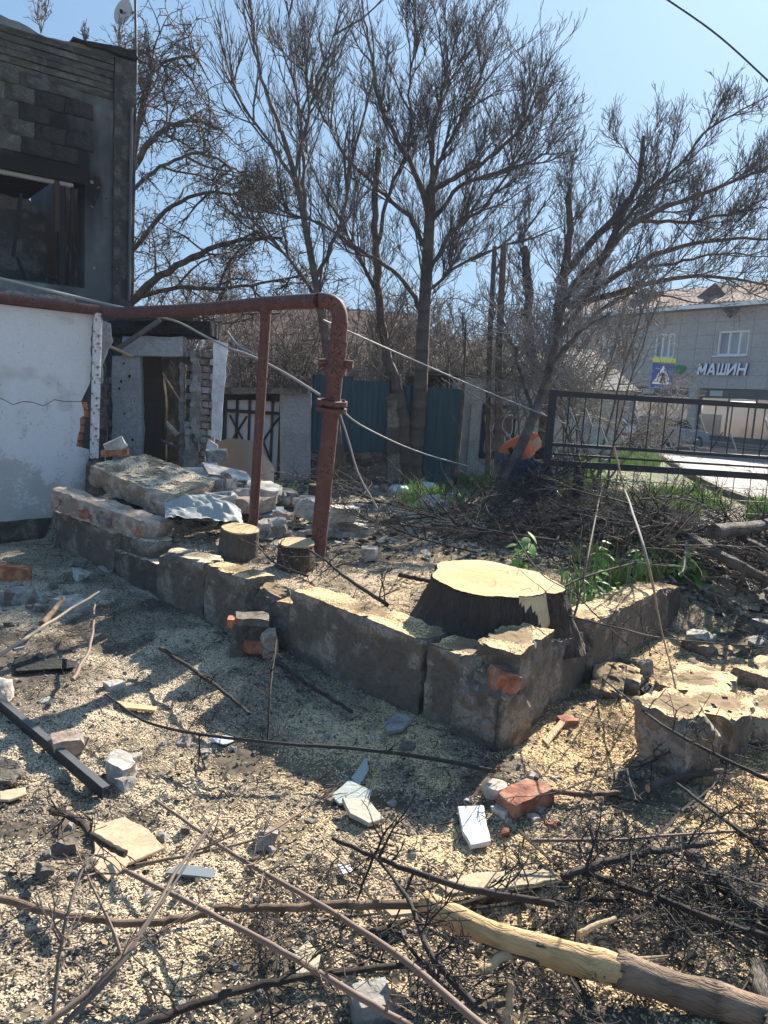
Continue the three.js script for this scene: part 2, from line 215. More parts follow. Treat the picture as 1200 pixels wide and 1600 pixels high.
{
  const S = 2048, col = new Float32Array(S * S * 3), hgt = new Float32Array(S * S), r = rngOf(5);
  for (let j = 0; j < S; j++) for (let i = 0; i < S; i++) { const k = j * S + i, a = fbm(i / S * 24, j / S * 24, 4, 24), b = vn(i / S * 400, j / S * 400, 400); const q = 0.55 + 0.7 * a * (0.6 + 0.6 * b); col[3 * k] = 0.20 * q; col[3 * k + 1] = 0.170 * q; col[3 * k + 2] = 0.125 * q; hgt[k] = 0.25 * a + 0.1 * b; }
  for (let f = 0; f < 340000; f++) { // wood flakes of the saw, a few millimetres each
    const x = r() * S, y = r() * S; if (fbm(x / S * 10, y / S * 10, 3, 10) < 0.28 + 0.22 * r()) continue;
    const a = r() * 6.283, L = 1.2 + 4.2 * r() * r(), w = 0.6 + 0.9 * r(), v = 0.7 + 0.42 * r(), c = Math.cos(a), s = Math.sin(a), t = r();
    const R = t < 0.1 ? [0.30, 0.27, 0.22] : [0.68, 0.585, 0.43];
    for (let m = -L; m <= L; m += 0.8) for (let n = -w; n <= w; n += 0.8) { const k = ((Math.round(y + m * s + n * c) + S) % S) * S + (Math.round(x + m * c - n * s) + S) % S; col[3 * k] = R[0] * v; col[3 * k + 1] = R[1] * v; col[3 * k + 2] = R[2] * v; hgt[k] = 0.5 + 0.5 * v; }
  }
  const T = GT = tex(S, (u, v) => { const k = (Math.round(v * S) * S + Math.round(u * S)) * 3; return [col[k], col[k + 1], col[k + 2]]; });
  const H = tex(1024, (u, v) => grey(hgt[Math.round(v * S) * S + Math.round(u * S)]), false);
  const th = []; for (let a = -180; a < -46; a += 6) th.push(a); for (let a = -46; a < 46; a += 0.24) th.push(a); for (let a = 46; a <= 180.01; a += 6) th.push(Math.min(180, a)); if (th[th.length - 1] < 180) th.push(180);
  const rr = [0.05]; for (let q = 0.6; q < 1200; q *= q < 1.3 ? 1.03 : q < 9 ? 1.0058 : q < 60 ? 1.02 : 1.2) rr.push(q);
  const n = th.length, pos = [], uv = [], cl = [], idx = [];
  for (const q of rr) for (const a of th) {
    const x = q * Math.sin(a * Math.PI / 180), z = -q * Math.cos(a * Math.PI / 180); pos.push(x, groundH(x, z), z); uv.push(x / 3, z / 3);
    const s = soilMask(x, z), y = sawYellow(x, z), m = 0.85 + 0.3 * fbm(x * 3, z * 3, 3);
    let c = [mixn(0.98, 1.2, y) * m, mixn(0.93, 0.93, y) * m, mixn(0.93, 0.60, y) * m];
    c = lerp3(c, [0.48, 0.44, 0.42], s * (0.9 - 0.3 * sstep(5.5, 7, -z) * (1 - sstep(10, 12, -z))));
    const gr = sstep(11, 15, -z) * sstep(0.4, 0.6, fbm(x * 0.5, z * 0.5, 3)) * sstep(-1, 2, x); c = lerp3(c, [0.28, 0.42, 0.2], gr);
    cl.push(...c);
  }
  for (let j = 0; j < rr.length - 1; j++) for (let i = 0; i < n - 1; i++) { const a = j * n + i, b = a + n; idx.push(a, a + 1, b, b, a + 1, b + 1); }
  const g = new THREE.BufferGeometry(); g.setAttribute('position', new THREE.Float32BufferAttribute(pos, 3)); g.setAttribute('uv', new THREE.Float32BufferAttribute(uv, 2)); g.setAttribute('color', new THREE.Float32BufferAttribute(cl, 3)); g.setIndex(idx); g.computeVertexNormals();
  setting('ground', g, new THREE.MeshStandardMaterial({ map: T, bumpMap: H, bumpScale: 0.006, roughness: 0.95, vertexColors: true }));
}
// a flat sheet over the ground
function sheet(name, pts, y, m, kind = 'structure') { const s = new THREE.Shape(pts.map(p => new THREE.Vector2(p.x, -p.z))); const g = new THREE.ShapeGeometry(s).rotateX(-Math.PI / 2).translate(0, y, 0); return setting(name, g, m); }
const asphalt = mat([0.075, 0.075, 0.08], { map: patches([[0.7, 0.7, 0.7], [1, 1, 1]]), bump: B_rough, bs: 0.006, tile: 3 });
const paveM = mat([0.42, 0.37, 0.34], { map: patches([[0.8, 0.8, 0.8], [1, 1, 1]]), bump: B_rough, bs: 0.004, tile: 2 });
sheet('road', [V(6.0, 0, -29), V(60, 0, -10), V(75, 0, -30), V(26, 0, -60), V(6, 0, -60)], 0.03, asphalt);
{
  const e = [G(1038, 717), G(1087, 748), G(1143, 776), G(1205, 797)];
  sheet('pavement', [...e.slice().reverse(), V(9.9, 0, -29.5), V(60, 0, -16), V(60, 0, -4), V(12, 0, -6)], 0.05, paveM);
  const kb = thing('kerb', 'low pale kerb along the pavement beyond the iron gate', 'kerb');
  for (let k = 0; k < 3; k++) { const a = e[k], b = e[k + 1], L = a.distanceTo(b), n = Math.max(2, Math.round(L / 1.0)); for (let i = 0; i < n; i++) { const c = a.clone().lerp(b, (i + 0.5) / n); const o = part('kerbstone', chunk(L / n - 0.012, 0.14, 0.14, 40 + k * 9 + i, { rough: 0.008, cuts: 2, cell: 0.1 }), M.conc, kb); put(o, V(c.x - 0.09, 0, c.z), Math.atan2(-(b.z - a.z), b.x - a.x)); } }
  anchor(kb);
}
// grass: real blades, one mass
function grassGeo(seed, n, h) { const m = new MB(), r = rngOf(seed); for (let k = 0; k < n; k++) { const a = r() * 6.283, q = r() * 0.10, x = q * Math.cos(a), z = q * Math.sin(a), L = h * (0.5 + r()), b = r() * 6.283, t = 0.5 * r(); m.tube([V(x, -0.01, z), V(x + Math.cos(b) * L * t * 0.3, L * 0.6, z + Math.sin(b) * L * t * 0.3), V(x + Math.cos(b) * L * t, L * (1 - t * 0.3), z + Math.sin(b) * L * t)], [0.006, 0.005, 0.001], 3); } return m.geo(); }
const grassM = new THREE.MeshPhysicalMaterial({ color: new THREE.Color().setRGB(0.30, 0.50, 0.05), roughness: 0.8, transmission: 0.45, thickness: 0, side: THREE.DoubleSide });
{
  const r = rngOf(77), pts = [];
  const blobs = [[930, 715, 60, 20, 520], [1000, 722, 35, 14, 260], [890, 755, 60, 25, 200], [790, 752, 60, 16, 170], [690, 748, 50, 12, 90], [1050, 790, 80, 26, 120], [960, 800, 70, 26, 60], [420, 795, 40, 14, 14], [1000, 905, 70, 14, 16], [1190, 800, 20, 12, 40], [680, 790, 60, 20, 30]];
  for (const [cx, cy, sx, sy, n] of blobs) for (let k = 0; k < n; k++) { const p = GG(cx + (r() + r() - 1) * sx, cy + (r() + r() - 1) * sy); if (p.z > -45) pts.push(p); }
  const im = new THREE.InstancedMesh(grassGeo(3, 26, 0.13), grassM, pts.length); im.name = 'grass'; tag(im, 'short fresh green grass growing in patches beyond the brush', 'grass', null, 'stuff');
  const m4 = new THREE.Matrix4(), c = new THREE.Color(); pts.forEach((p, k) => { const s = (0.6 + 0.8 * r()) * (p.z > -8 ? 0.6 : 1.25); m4.makeRotationY(r() * 6.28).scale(V(s, s, s)).setPosition(p); im.setMatrixAt(k, m4); im.setColorAt(k, c.setRGB(0.8 + 0.5 * r(), 0.8 + 0.35 * r(), 0.7 + 0.4 * r())); });
  im.castShadow = im.receiveShadow = true; scene.add(im);
}
scene.fog = new THREE.FogExp2(new THREE.Color().setRGB(0.55, 0.65, 0.8), 0.0012);

// ---------------------------------------------------------------- white outbuilding on the left
{
  const F = new Upright([-3.55, -7.05], [-2.86, -7.8]), q = (x, y) => F.uv(x, y);
  const t = thing('outbuilding', 'white plastered outbuilding with a cracked wall and broken brick corner', 'building'); F.set(t);
  const topL = [-1.6, 2.20], T = q(146, 492), c0 = q(127, 627), crack = [[-1.6, 1.40], ...[[0, 622], [8, 625], [20, 632], [36, 627], [50, 628], [68, 634], [85, 624], [100, 627]].map(a => q(...a)), c0];
  const up = [...crack, ...jag([q(140, 600), q(143, 560), q(142, 530), q(145, 505), T], 0.05, 0.025, 3), topL];
  const dn = [[-1.6, 0.22], q(60, 822), q(92, 818), ...jag([q(120, 800), q(138, 780), q(139, 702)], 0.06, 0.02, 5), ...jag([q(119, 697), q(122, 680), q(131, 640)], 0.05, 0.03, 6), ...crack.slice().reverse().map(a => [a[0], a[1] - 0.006])];
  const wt = tex(1024, (u, v) => { const y = v * 2.4, n = fbm(u * 9, v * 9, 5), st = fbm(u * 24, v * 11 + 3, 5), sp = fbm(u * 140, v * 140, 3), big = fbm(u * 4 + 2, v * 5, 4); let c = lerp3([0.69, 0.70, 0.70], [0.76, 0.765, 0.765], n); c = lerp3(c, [0.50, 0.48, 0.44], 0.55 * sstep(0.60, 0.70, 0.5 * n + 0.5 * big)); const edge = 0.30 + 0.75 * big + 0.35 * (st - 0.5); c = lerp3(c, [0.42, 0.40, 0.37], 0.7 * sstep(0.44, 0.66, 0.45 * st + 0.35 * sp + 0.35 * n - 0.35 * (y - edge))); c = lerp3(c, [0.3, 0.28, 0.26], 0.7 * sstep(0.80, 0.83, sp)); const k = 0.94 + 0.12 * sp; return [c[0] * k, c[1] * k, c[2] * k]; });
  const wallM = new THREE.MeshStandardMaterial({ map: wt, bumpMap: rep(B_rough, 1.2), bumpScale: 0.003, roughness: 0.9 }), wuv = g => { const p = g.attributes.position, w = g.attributes.uv; for (let k = 0; k < p.count; k++) w.setXY(k, (p.getX(k) + 1.7) / 3, p.getY(k) / 2.4); return g; };
  part('plaster_panel', wuv(extrude(up, 0.04, 0, 0.003)), wallM, t, 'upper plaster above the long crack'); part('plaster_panel', wuv(extrude(dn, 0.04, 0, 0.003)), wallM, t, 'lower plaster with grimy foot');
  const inner = [[-1.6, 0.0], q(70, 840), q(135, 800), q(137, 720), q(116, 700), q(120, 668), q(128, 640), q(134, 604), q(140, 500), [q(140, 500)[0], 2.19], [-1.6, 2.19]];
  part('core_wall', extrude(inner, 0.24, -0.041), M.concDark, t);
  const r = rngOf(9);
  for (let k = 0; k < 14; k++) { const y = 1.30 - k * 0.078, [u] = q(mixn(134, 117, Math.min(1, k / 7)), 630 + k * 8); const b = part('brick', chunk(0.16 + 0.06 * r(), 0.066, 0.12, 20 + k, { rough: 0.006, cuts: 3, cell: 0.05 }), k < 7 ? M.brickOrange : M.char, t); put(b, V(u - 0.04 + 0.03 * r(), y, -0.12 - 0.02 * r()), (r() - 0.5) * 0.2); }
  part('plinth', chunk(2.3, 0.24, 0.3, 31, { rough: 0.015, cuts: 2, cell: 0.08 }), M.concDark, t).position.set(-0.58, 0, -0.13);
  const a = 1.35; const roof = part('roof', new MB().box(-0.3, 2.26, -a / 2 - 0.02, 2.7, 0.08, a).geo(), M.conc, t); boxUV(roof.geometry);
  part('side_wall', new MB().box(0.93, 1.1, -a / 2 - 0.3, 0.2, 2.2, a - 0.55).geo(), M.concDark, t);
  for (const [px, w, h] of [[78, 0.13, 0.05], [108, 0.20, 0.06], [40, 0.16, 0.05]]) { const [u] = q(px, 460); const o = part('roof_block', chunk(w * 1.5, h * 1.4, 0.12, px, { rough: 0.006 }), M.rubGrey, t); o.position.set(u, 2.29, -0.2); }
  // flaking white corner post
  const post = thing('corner_post', 'flaking white post at the broken corner of the white wall', 'post');
  const p0 = P(147, 716, 7.66), p1 = P(153, 489, 7.66); part('shaft', tubeGeo([p0, p0.clone().lerp(p1, 0.5), p1], 0.043, 12), mat(one, { map: patches([[0.25, 0.16, 0.12], [0.66, 0.66, 0.66], [0.74, 0.74, 0.74]], 8, 0.5), bump: B_rough, bs: 0.003, tile: 0.3 }), post);
  part('foot', chunk(0.12, 0.9, 0.12, 3, { rough: 0.02 }), M.concDark, post).position.set(p0.x, p0.y - 0.9, p0.z); anchor(post);
}
// ---------------------------------------------------------------- gas pipe
{
  const t = thing('gas_pipe', 'rust red gas pipe bridging from the white wall to a flanged riser', 'pipe');
  const a = P(-60, 458, 6.78), b = P(160, 486, 7.70), c = P(180, 489, 7.66), d = P(498, 470, 5.62), e = P(531, 505, 5.62), f = P(496, 868, 5.8);
  part('wall_run', tubeGeo(smooth([a, P(60, 472, 7.27), b], 8), 0.050, 14), M.rust, t, 'run along the top of the white wall');
  part('joint', tubeGeo([b, c], 0.060, 14), M.rust, t);
  part('overhead_run', tubeGeo(smooth([c, P(320, 483, 6.7), P(420, 474, 6.05), d], 12), 0.054, 16), M.rust, t);
  const corner = P(533, 466, 5.62); const el = []; for (let k = 0; k <= 8; k++) { const s = k / 8; el.push(d.clone().multiplyScalar((1 - s) ** 2).addScaledVector(corner, 2 * s * (1 - s)).addScaledVector(e, s * s)); }
  part('elbow', tubeGeo(el, 0.057, 16), M.rust, t);
  const at = s => e.clone().lerp(f, s), tb = (s0, s1, r, n = 16) => tubeGeo([at(s0), at(s1)], r, n);
  const rs = part('riser', tb(-0.005, 1, 0.060), M.rust, t); 
  part('coupling', tb(0.07, 0.13, 0.07), M.rust, t); part('coupling', tb(0.17, 0.205, 0.08), M.rust, t);
  part('valve', tb(0.13, 0.17, 0.068), M.rust, t);
  const v = at(0.15); for (const s of [-1, 1]) part('valve_lug', tubeGeo([V(v.x + s * 0.07, v.y - 0.02, v.z), V(v.x + s * 0.125, v.y - 0.025, v.z + 0.01)], 0.03, 8), M.rust, t);
  for (const s of [0.315, 0.345]) { const fl = part('flange', tb(s, s + 0.018, 0.112, 22), M.rust, t); const ax = f.clone().sub(e).normalize(); for (let k = 0; k < 6; k++) { const an = k / 6 * 6.283 + 0.3, ct = at(s + 0.009), o = V(Math.cos(an) * 0.088, 0, Math.sin(an) * 0.088); part('bolt', tubeGeo([ct.clone().add(o).addScaledVector(ax, -0.025), ct.clone().add(o).addScaledVector(ax, 0.025)], 0.011, 6), M.iron, fl); } }
  part('weld', tb(0.62, 0.626, 0.064), M.rust, t); part('weld', tb(0.79, 0.796, 0.064), M.rust, t);
  const s0 = P(416, 482, 6.08), s1 = P(394, 845, 6.3); part('support_post', tubeGeo([s0, s1], 0.040, 12), M.rust, t, 'thin vertical support post'); part('clamp', tubeGeo([P(417, 470, 6.07), P(416, 487, 6.08)], 0.05, 12), M.rust, t);
  anchor(t);
}
// ---------------------------------------------------------------- cables
function wire(name, label, pts, r, m = M.cable, n = 24) { const o = solo(name, tubeGeo(smooth(pts, n), r, 6), m, label, 'cable'); anchor(o); return o; }
wire('cable', 'pale cable running over the roof of the white outbuilding', [P(-30, 428, 7.2), P(60, 450, 7.6), P(130, 467, 7.9), P(195, 482, 8.0)], 0.016);
wire('conduit', 'grey conduit sagging from the pipe past the riser to the trees', [P(232, 492, 7.4), P(275, 502, 7.3), P(320, 525, 7.1), P(360, 545, 6.9), P(385, 553, 6.7), P(440, 580, 6.2), P(500, 617, 5.75)], 0.010, M.cable, 40);
wire('conduit', 'grey sagging cable from the flange down to the brush', [P(528, 632, 5.7), P(550, 655, 6.0), P(600, 683, 6.6), P(660, 708, 7.6), P(730, 728, 9)], 0.007, M.cable, 30);
wire('cable', 'thin cable slanting across in front of the graffiti shed', [P(505, 500, 7.0), P(640, 560, 8.5), P(760, 612, 9), P(830, 640, 9.2), P(925, 680, 9.2)], 0.009);
wire('wire', 'dark overhead wire crossing the upper right sky', [P(1020, -16, 14), P(1120, 54, 14), P(1215, 140, 14)], 0.017, M.iron);
wire('wire', 'slack wire hanging from the flange in two strands to the logs', [P(527, 634, 5.7), P(545, 690, 5.9), P(560, 740, 6.0), P(590, 795, 6.1)], 0.007);
wire('cable', 'bent cable beside the white plaster sheet of the ruined doorway', [P(355, 518, 8.9), P(372, 540, 8.7), P(395, 552, 8.5)], 0.013);

// ---------------------------------------------------------------- ruined doorway
{
  const F = new Upright([-3.45, -9.1], [-1.75, -9.25]), q = (x, y) => F.uv(x, y);
  const t = thing('ruined_doorway', 'ruined shed doorway with lintel, bare brick piers and charred jamb', 'ruin'); F.set(t);
  const rect = (x0, y0, x1, y1) => [q(x0, y1), q(x1, y1), q(x1, y0), q(x0, y0)];
  part('left_pier', extrude(jag([[q(176, 740)[0], 0], [q(221, 740)[0], 0], q(222, 640), q(219, 556), q(176, 556)], 0.12, 0.025, 4, true), 0.22, 0.02, 0.004), M.plasterGrey, t, 'grey plastered pier pitted with holes');
  const pit = new THREE.CylinderGeometry(0.02, 0.02, 0.01, 8).rotateX(Math.PI / 2); for (const [x, y, s] of [[194, 568, 1], [190, 596, 1.2], [203, 588, 1.4], [187, 607, 1.1], [195, 646, 0.7], [208, 687, 1.3], [211, 627, 0.6]]) { const o = part('shrapnel_pit', pit, M.char, t); const [u, y1] = q(x, y); o.position.set(u, y1, 0.018); o.scale.set(s * 0.6, s * 0.75, 1); }
  part('lintel', extrude(jag(rect(193, 526, 287, 557), 0.15, 0.02, 8, true), 0.24, 0.06, 0.004), M.plasterGrey, t, 'pale plastered lintel');
  part('roof_edge', extrude(jag(rect(172, 503, 330, 524), 0.2, 0.03, 9, true), 0.9, 0.1), M.char, t, 'dark sagging roof edge');
  part('roof_board', extrude(rect(208, 497, 305, 503), 0.7, 0.16), M.woodDark, t);
  part('jamb', extrude(jag([[q(222, 740)[0], 0], [q(252, 740)[0], 0], q(256, 640), q(248, 556), q(222, 556)], 0.14, 0.02, 10, true), 0.14, -0.12), M.woodDark, t, 'charred brown jamb');
  part('right_jamb', extrude(jag([[q(279, 740)[0], 0], [q(289, 740)[0], 0], q(288, 570), q(280, 565)], 0.06, 0.03, 12, true), 0.2, -0.05), M.rubGrey, t);
  const r = rngOf(55);
  for (let k = 0, y = 0.02; y < 1.96; k++, y += 0.083) { let u = q(289, 650)[0] + (k % 2 ? 0.0 : 0.05); const end = q(333, 650)[0]; while (u < end) { const w = (k % 2 ? 0.13 : 0.21) + 0.02 * r(); const o = part('brick', brickGeos()[Math.floor(r() * 4)], r() < 0.35 ? M.brickOld : r() < 0.55 ? M.rubGrey : M.plasterGrey, t); o.scale.x = Math.min(w, end - u + 0.02) / 0.21; o.position.set(u + o.scale.x * 0.105, y, -0.06 + 0.05 * r()); o.rotation.y = (r() - 0.5) * 0.12; u += w + 0.012; } }
  for (let k = 0; k < 16; k++) for (let i = 0; i < 2; i++) { const o = part('brick', brickGeos()[k % 4], k % 3 ? M.brickOld : M.rubGrey, t); o.position.set(q(161, 600)[0] + i * 0.14 + (k % 2) * 0.05, 0.3 + k * 0.084, -0.2); o.scale.x = 0.55; }
  part('core', new THREE.BoxGeometry(q(333, 650)[0] - q(289, 650)[0], 1.95, 0.08).translate((q(333, 650)[0] + q(289, 650)[0]) / 2, 0.98, -0.07), M.concDark, t);
  part('render_strip', extrude(jag([q(297, 700), q(313, 705), q(317, 640), q(314, 560), q(301, 553), q(300, 600)], 0.06, 0.05, 15, true), 0.05, 0.085, 0.004), M.rubGrey, t, 'remnant of torn grey render');
  part('render_strip', extrude(jag([[q(284, 740)[0], 0.15], [q(308, 740)[0], 0.15], q(311, 690), q(302, 672), q(290, 668)], 0.06, 0.05, 16, true), 0.05, 0.085, 0.004), M.rubGrey, t);
  part('plaster_sheet', extrude(jag([q(332, 682), q(347, 688), q(358, 538), q(336, 532)], 0.12, 0.02, 17, true), 0.03, 0.13, 0.003), M.plaster, t, 'clean white plaster sheet peeling from the pier');
  part('plaster_patch', extrude(jag([q(322, 722), q(341, 728), q(342, 694), q(328, 685)], 0.08, 0.03, 18, true), 0.03, 0.12, 0.003), M.plaster, t);
  const st = (a, b, w, m) => part('splinter', tubeGeo([P(...a), P(...b)].map(p => { const d = p.clone().sub(V(F.A[0], 0, F.A[1])); return V(d.x * F.d[0] + d.z * F.d[1], p.y, -d.x * F.d[1] + d.z * F.d[0]); }), w, 5), m, t);
  st([253, 582, 9.3], [294, 645, 9.3], 0.012, M.woodPale); st([168, 540, 8.6], [206, 557, 8.9], 0.02, M.woodPale); st([184, 545, 9.0], [250, 500, 8.9], 0.03, M.woodGrey); st([248, 685, 9.3], [278, 700, 9.3], 0.02, M.woodGrey); st([258, 660, 9.4], [277, 680, 9.4], 0.035, M.rubWhite);
  part('inner_wall', new MB().box(q(190, 600)[0], 1.0, -1.2, 1.1, 2.0, 0.2).geo(), M.concDark, t);
}
{ // broken stub of wall between the post and the doorway
  const F = new Upright([-3.0, -8.15], [-2.5, -8.3]), q = (x, y) => F.uv(x, y);
  const t = thing('wall_stub', 'torn stub of plastered wall behind the flaking white post', 'wall'); F.set(t);
  part('plaster', extrude(jag([q(158, 500), q(158, 600), q(162, 562), q(168, 545), q(176, 532), q(172, 505)], 0.06, 0.03, 21, true), 0.16, 0, 0.004), M.plasterGrey, t);
  part('core', extrude(jag([[q(150, 700)[0], 0], [q(166, 700)[0], 0], q(163, 640), q(160, 560), q(150, 540)], 0.1, 0.04, 22, true), 0.18, -0.18), M.concDark, t);
}
var _bg; function brickGeos() { return _bg || (_bg = [1, 2, 3, 4].map(k => chunk(0.21, 0.07, 0.11, 200 + k, { rough: 0.007, cuts: 3, cell: 0.055 }))); }

// ---------------------------------------------------------------- burnt two storey building
{
  const F = new Upright([-4.5, -9.03], [-3.2, -10.0]), q = (x, y) => F.uv(x, y);
  const t = thing('burnt_building', 'tall burnt block building with soot around its empty window', 'building'); F.set(t);
  const R = F.uv(212, 300)[0], soot = tex(1024, (u, v) => { // 4 m x 4 m, from x = -2.4, y = 1.8
    const x = -2.4 + u * 4.2, y = 1.8 + v * 4.2, n = fbm(u * 12, v * 12, 5), n2 = fbm(u * 40 + 3, v * 9, 4), n3 = fbm(u * 50, v * 50, 3);
    const w = q(95, 260); let s = Math.exp(-((x - w[0]) ** 2 / 0.2 + (y - w[1] - 0.1) ** 2 / 0.6)) * 1.5 + Math.exp(-((x - q(55, 270)[0]) ** 2 / 0.35 + (y - q(55, 270)[1]) ** 2 / 0.10));
    s = Math.max(0, Math.min(1, s * (0.15 + 1.5 * n) * 1.1 + (n2 - 0.5) * 0.9)); const k = 0.72 + 0.5 * n + 0.25 * (n3 - 0.5); const base = lerp3([0.11, 0.12, 0.12], [0.21, 0.225, 0.215], sstep(0.4, 0.7, n)); return lerp3([base[0] * k, base[1] * k, base[2] * k], [0.012, 0.012, 0.012], s);
  });
  soot.wrapS = soot.wrapT = THREE.ClampToEdgeWrapping;
  const burnt = new THREE.MeshStandardMaterial({ map: soot, bumpMap: rep(B_rough, 0.8), bumpScale: 0.01, roughness: 0.95 });
  const setUV = g => { const p = g.attributes.position, uv = g.attributes.uv; for (let k = 0; k < p.count; k++) uv.setXY(k, (p.getX(k) + 2.4) / 4.2, (p.getY(k) - 1.8) / 4.2); return g; };
  const wx1 = q(134, 380)[0], wy1 = q(60, 272)[1], wy0 = q(100, 446)[1], L = -2.3;
  const roofY = u => { const a = q(0, 28), b = q(213, 95); return mixn(a[1], b[1], (u - a[0]) / (b[0] - a[0])); };
  const top = jag([[R, roofY(R)], [R - 0.5, roofY(R - 0.5) + 0.02], q(100, 62), q(60, 50), q(30, 32), [L, roofY(L) + 0.1]], 0.1, 0.03, 31);
  const out = [[L, 0], [R, 0], ...top];
  const hole = [[L + 0.4, wy0], [wx1, wy0], [wx1, wy1], [L + 0.4, wy1]];
  part('wall', setUV(extrude(out, 0.32, -0.035, 0, [hole])), burnt, t, 'sooty plastered wall');
  part('side_wall', new MB().box(R - 0.16, 2.6, -2.3, 0.3, 5.2, 3.9).geo(), M.concDark, t); part('back_wall', new MB().box(-0.5, 2.2, -4.2, 3.2, 4.4, 0.2).geo(), M.char, t);
  part('floor_slab', new MB().box(-0.6, wy0 - 0.2, -2.3, 2.9, 0.2, 3.8).geo(), M.char, t); part('ceiling_slab', new MB().box(-0.6, wy1 + 0.35, -2.3, 2.9, 0.2, 3.8).geo(), M.char, t);
  const r = rngOf(61), variants = [1, 2, 3, 4, 5].map(k => chunk(0.315, 0.172, 0.05, 300 + k, { rough: 0.012, cuts: k % 2, deep: 0.5, cell: 0.025, crease: 0.4 }));
  const mats = [0, 1, 2].map(k => mat([[0.7, 0.76, 0.72], [0.52, 0.57, 0.55], [0.92, 0.97, 0.9]][k], { map: T_conc, bump: B_rough, bs: 0.012, tile: 0.9 })), dark = mat([0.13, 0.13, 0.135], { map: T_conc, bump: B_rough, bs: 0.012, tile: 0.7 }), mid = mat([0.36, 0.39, 0.40], { map: T_conc, bump: B_rough, bs: 0.012, tile: 0.7 });
  for (let row = 0; row < 9; row++) { const y = wy1 + 0.2 + row * 0.178 + 0.006 * (r() - 0.5); for (let i = -1; i < 11; i++) { const u = -1.9 + i * 0.322 + (row % 2) * 0.16 + 0.02 * (r() - 0.5); if (u > R - 0.52 || y > roofY(u) - 0.52) continue; if (r() < 0.13) continue; const w = q(95, 262), ds = Math.hypot((u - w[0]) * 1.3, (y - w[1] - 0.1) * 0.8) + 0.3 * (r() - 0.5); const o = part('block', variants[Math.floor(r() * 5)], ds < 0.45 ? dark : ds < 0.85 ? mid : mats[Math.floor(r() * 3)], t); o.position.set(u, y, -0.044 + 0.014 * r()); o.scale.x = 0.98 + 0.04 * r(); o.rotation.z = (r() - 0.5) * 0.02; } }
  for (let k = 0; k < 6; k++) { const pts = []; for (let i = 0; i <= 10; i++) { const u = mixn(L, R - 0.28, i / 10); pts.push([u, roofY(u) - 0.06 - k * 0.075 + 0.01 * (r() - 0.5) - (u < -0.5 ? 0.06 : 0)]); } part('cornice_course', extrude([...pts, ...pts.slice().reverse().map(a => [a[0], a[1] - 0.066])], 0.07, 0.02 - k * 0.006, 0.004), [mid, mats[1], mid][k % 3], t); }
  part('pilaster', extrude(jag([[R - 0.27, 1.5], [R - 0.01, 1.5], [R - 0.01, roofY(R) - 0.02], [R - 0.27, roofY(R - 0.3) - 0.03]], 0.3, 0.012, 33, true), 0.05, 0.012, 0.004), mid, t, 'smooth rendered corner strip');
  part('roof_felt', extrude(jag([[R - 0.75, roofY(R - 0.75) - 0.0], [R - 0.01, roofY(R) - 0.0], [R - 0.03, roofY(R) + 0.10], [R - 0.75, roofY(R - 0.75) + 0.03]], 0.1, 0.03, 34, true), 0.5, 0.05), M.char, t);
  const bm = (a, b, w, m, nm = 'charred_beam') => { const A = q(...a), B = q(...b); part(nm, tubeGeo([V(A[0], A[1], -0.12), V(B[0], B[1], -0.12)], w, 6), m, t); };
  bm([-30, 258], [118, 287], 0.03, M.plasterGrey, 'lintel_angle'); bm([36, 300], [24, 400], 0.022, M.char); bm([30, 400], [46, 440], 0.02, M.char); bm([100, 290], [100, 445], 0.05, M.char); bm([118, 290], [112, 445], 0.025, dark); bm([76, 410], [76, 440], 0.02, M.char); bm([66, 425], [106, 442], 0.02, M.char); bm([92, 275], [95, 360], 0.045, M.woodDark);
  const [ix, iy] = q(30, 380); part('inner_wall', extrude(jag([[L, wy0], [q(85, 400)[0], wy0], q(88, 330), q(60, 300), [L, wy1]], 0.2, 0.06, 35, true), 0.1, -0.5), mid, t);
  for (let k = 0; k < 22; k++) { const u = mixn(wx1 + 0.05, R - 0.05, r()), y = mixn(wy0 - 0.1, wy1 + 0.2, r()), s = 0.25 + 0.9 * r() * r(); const o = part('shrapnel_pit', new THREE.CylinderGeometry(0.02 * s, 0.026 * s, 0.006, 6).rotateX(Math.PI / 2), r() < 0.4 ? M.rubPink : dark, t); o.position.set(u, y, u > R - 0.28 ? 0.013 : -0.034); }
  bm([204, 170], [200, 470], 0.02, M.ironGrey, 'drainpipe'); t.children[t.children.length - 1].position.z = 0.16;
}
{ // aerial
  const t = thing('antenna_mast', 'thin antenna mast with a small satellite dish above the burnt building', 'antenna');
  const d = 10.2, top = P(211, -40, d), bot = P(213, 130, d); part('pole', tubeGeo([bot, top], 0.018, 8), M.ironGrey, t);
  const c = P(194, 21, d), dish = []; for (let k = 0; k <= 8; k++) { const a = k / 8 * 0.15; dish.push(new THREE.Vector2(a, a * a * 1.3)); } for (let k = 8; k >= 0; k--) { const a = k / 8 * 0.15; dish.push(new THREE.Vector2(a, a * a * 1.3 - 0.006)); }
  const o = part('dish', new THREE.LatheGeometry(dish, 28), mat([0.5, 0.47, 0.44], { rough: 0.5, side: THREE.DoubleSide }), t); o.position.copy(c); o.rotation.set(Math.PI / 2 - 0.25, 0, 0.35); o.scale.set(0.86, 1, 1.12);
  part('bracket', tubeGeo([c, P(203, 20, d), P(212, 19, d)], 0.014, 6), M.ironGrey, t); part('receiver', new THREE.BoxGeometry(0.03, 0.03, 0.05).translate(c.x - 0.01, c.y - 0.01, c.z + 0.07), M.black, t);
  part('stay_wire', tubeGeo([P(206, 40, d), P(207, 100, d)], 0.004, 4), M.ironGrey, t); anchor(t);
}

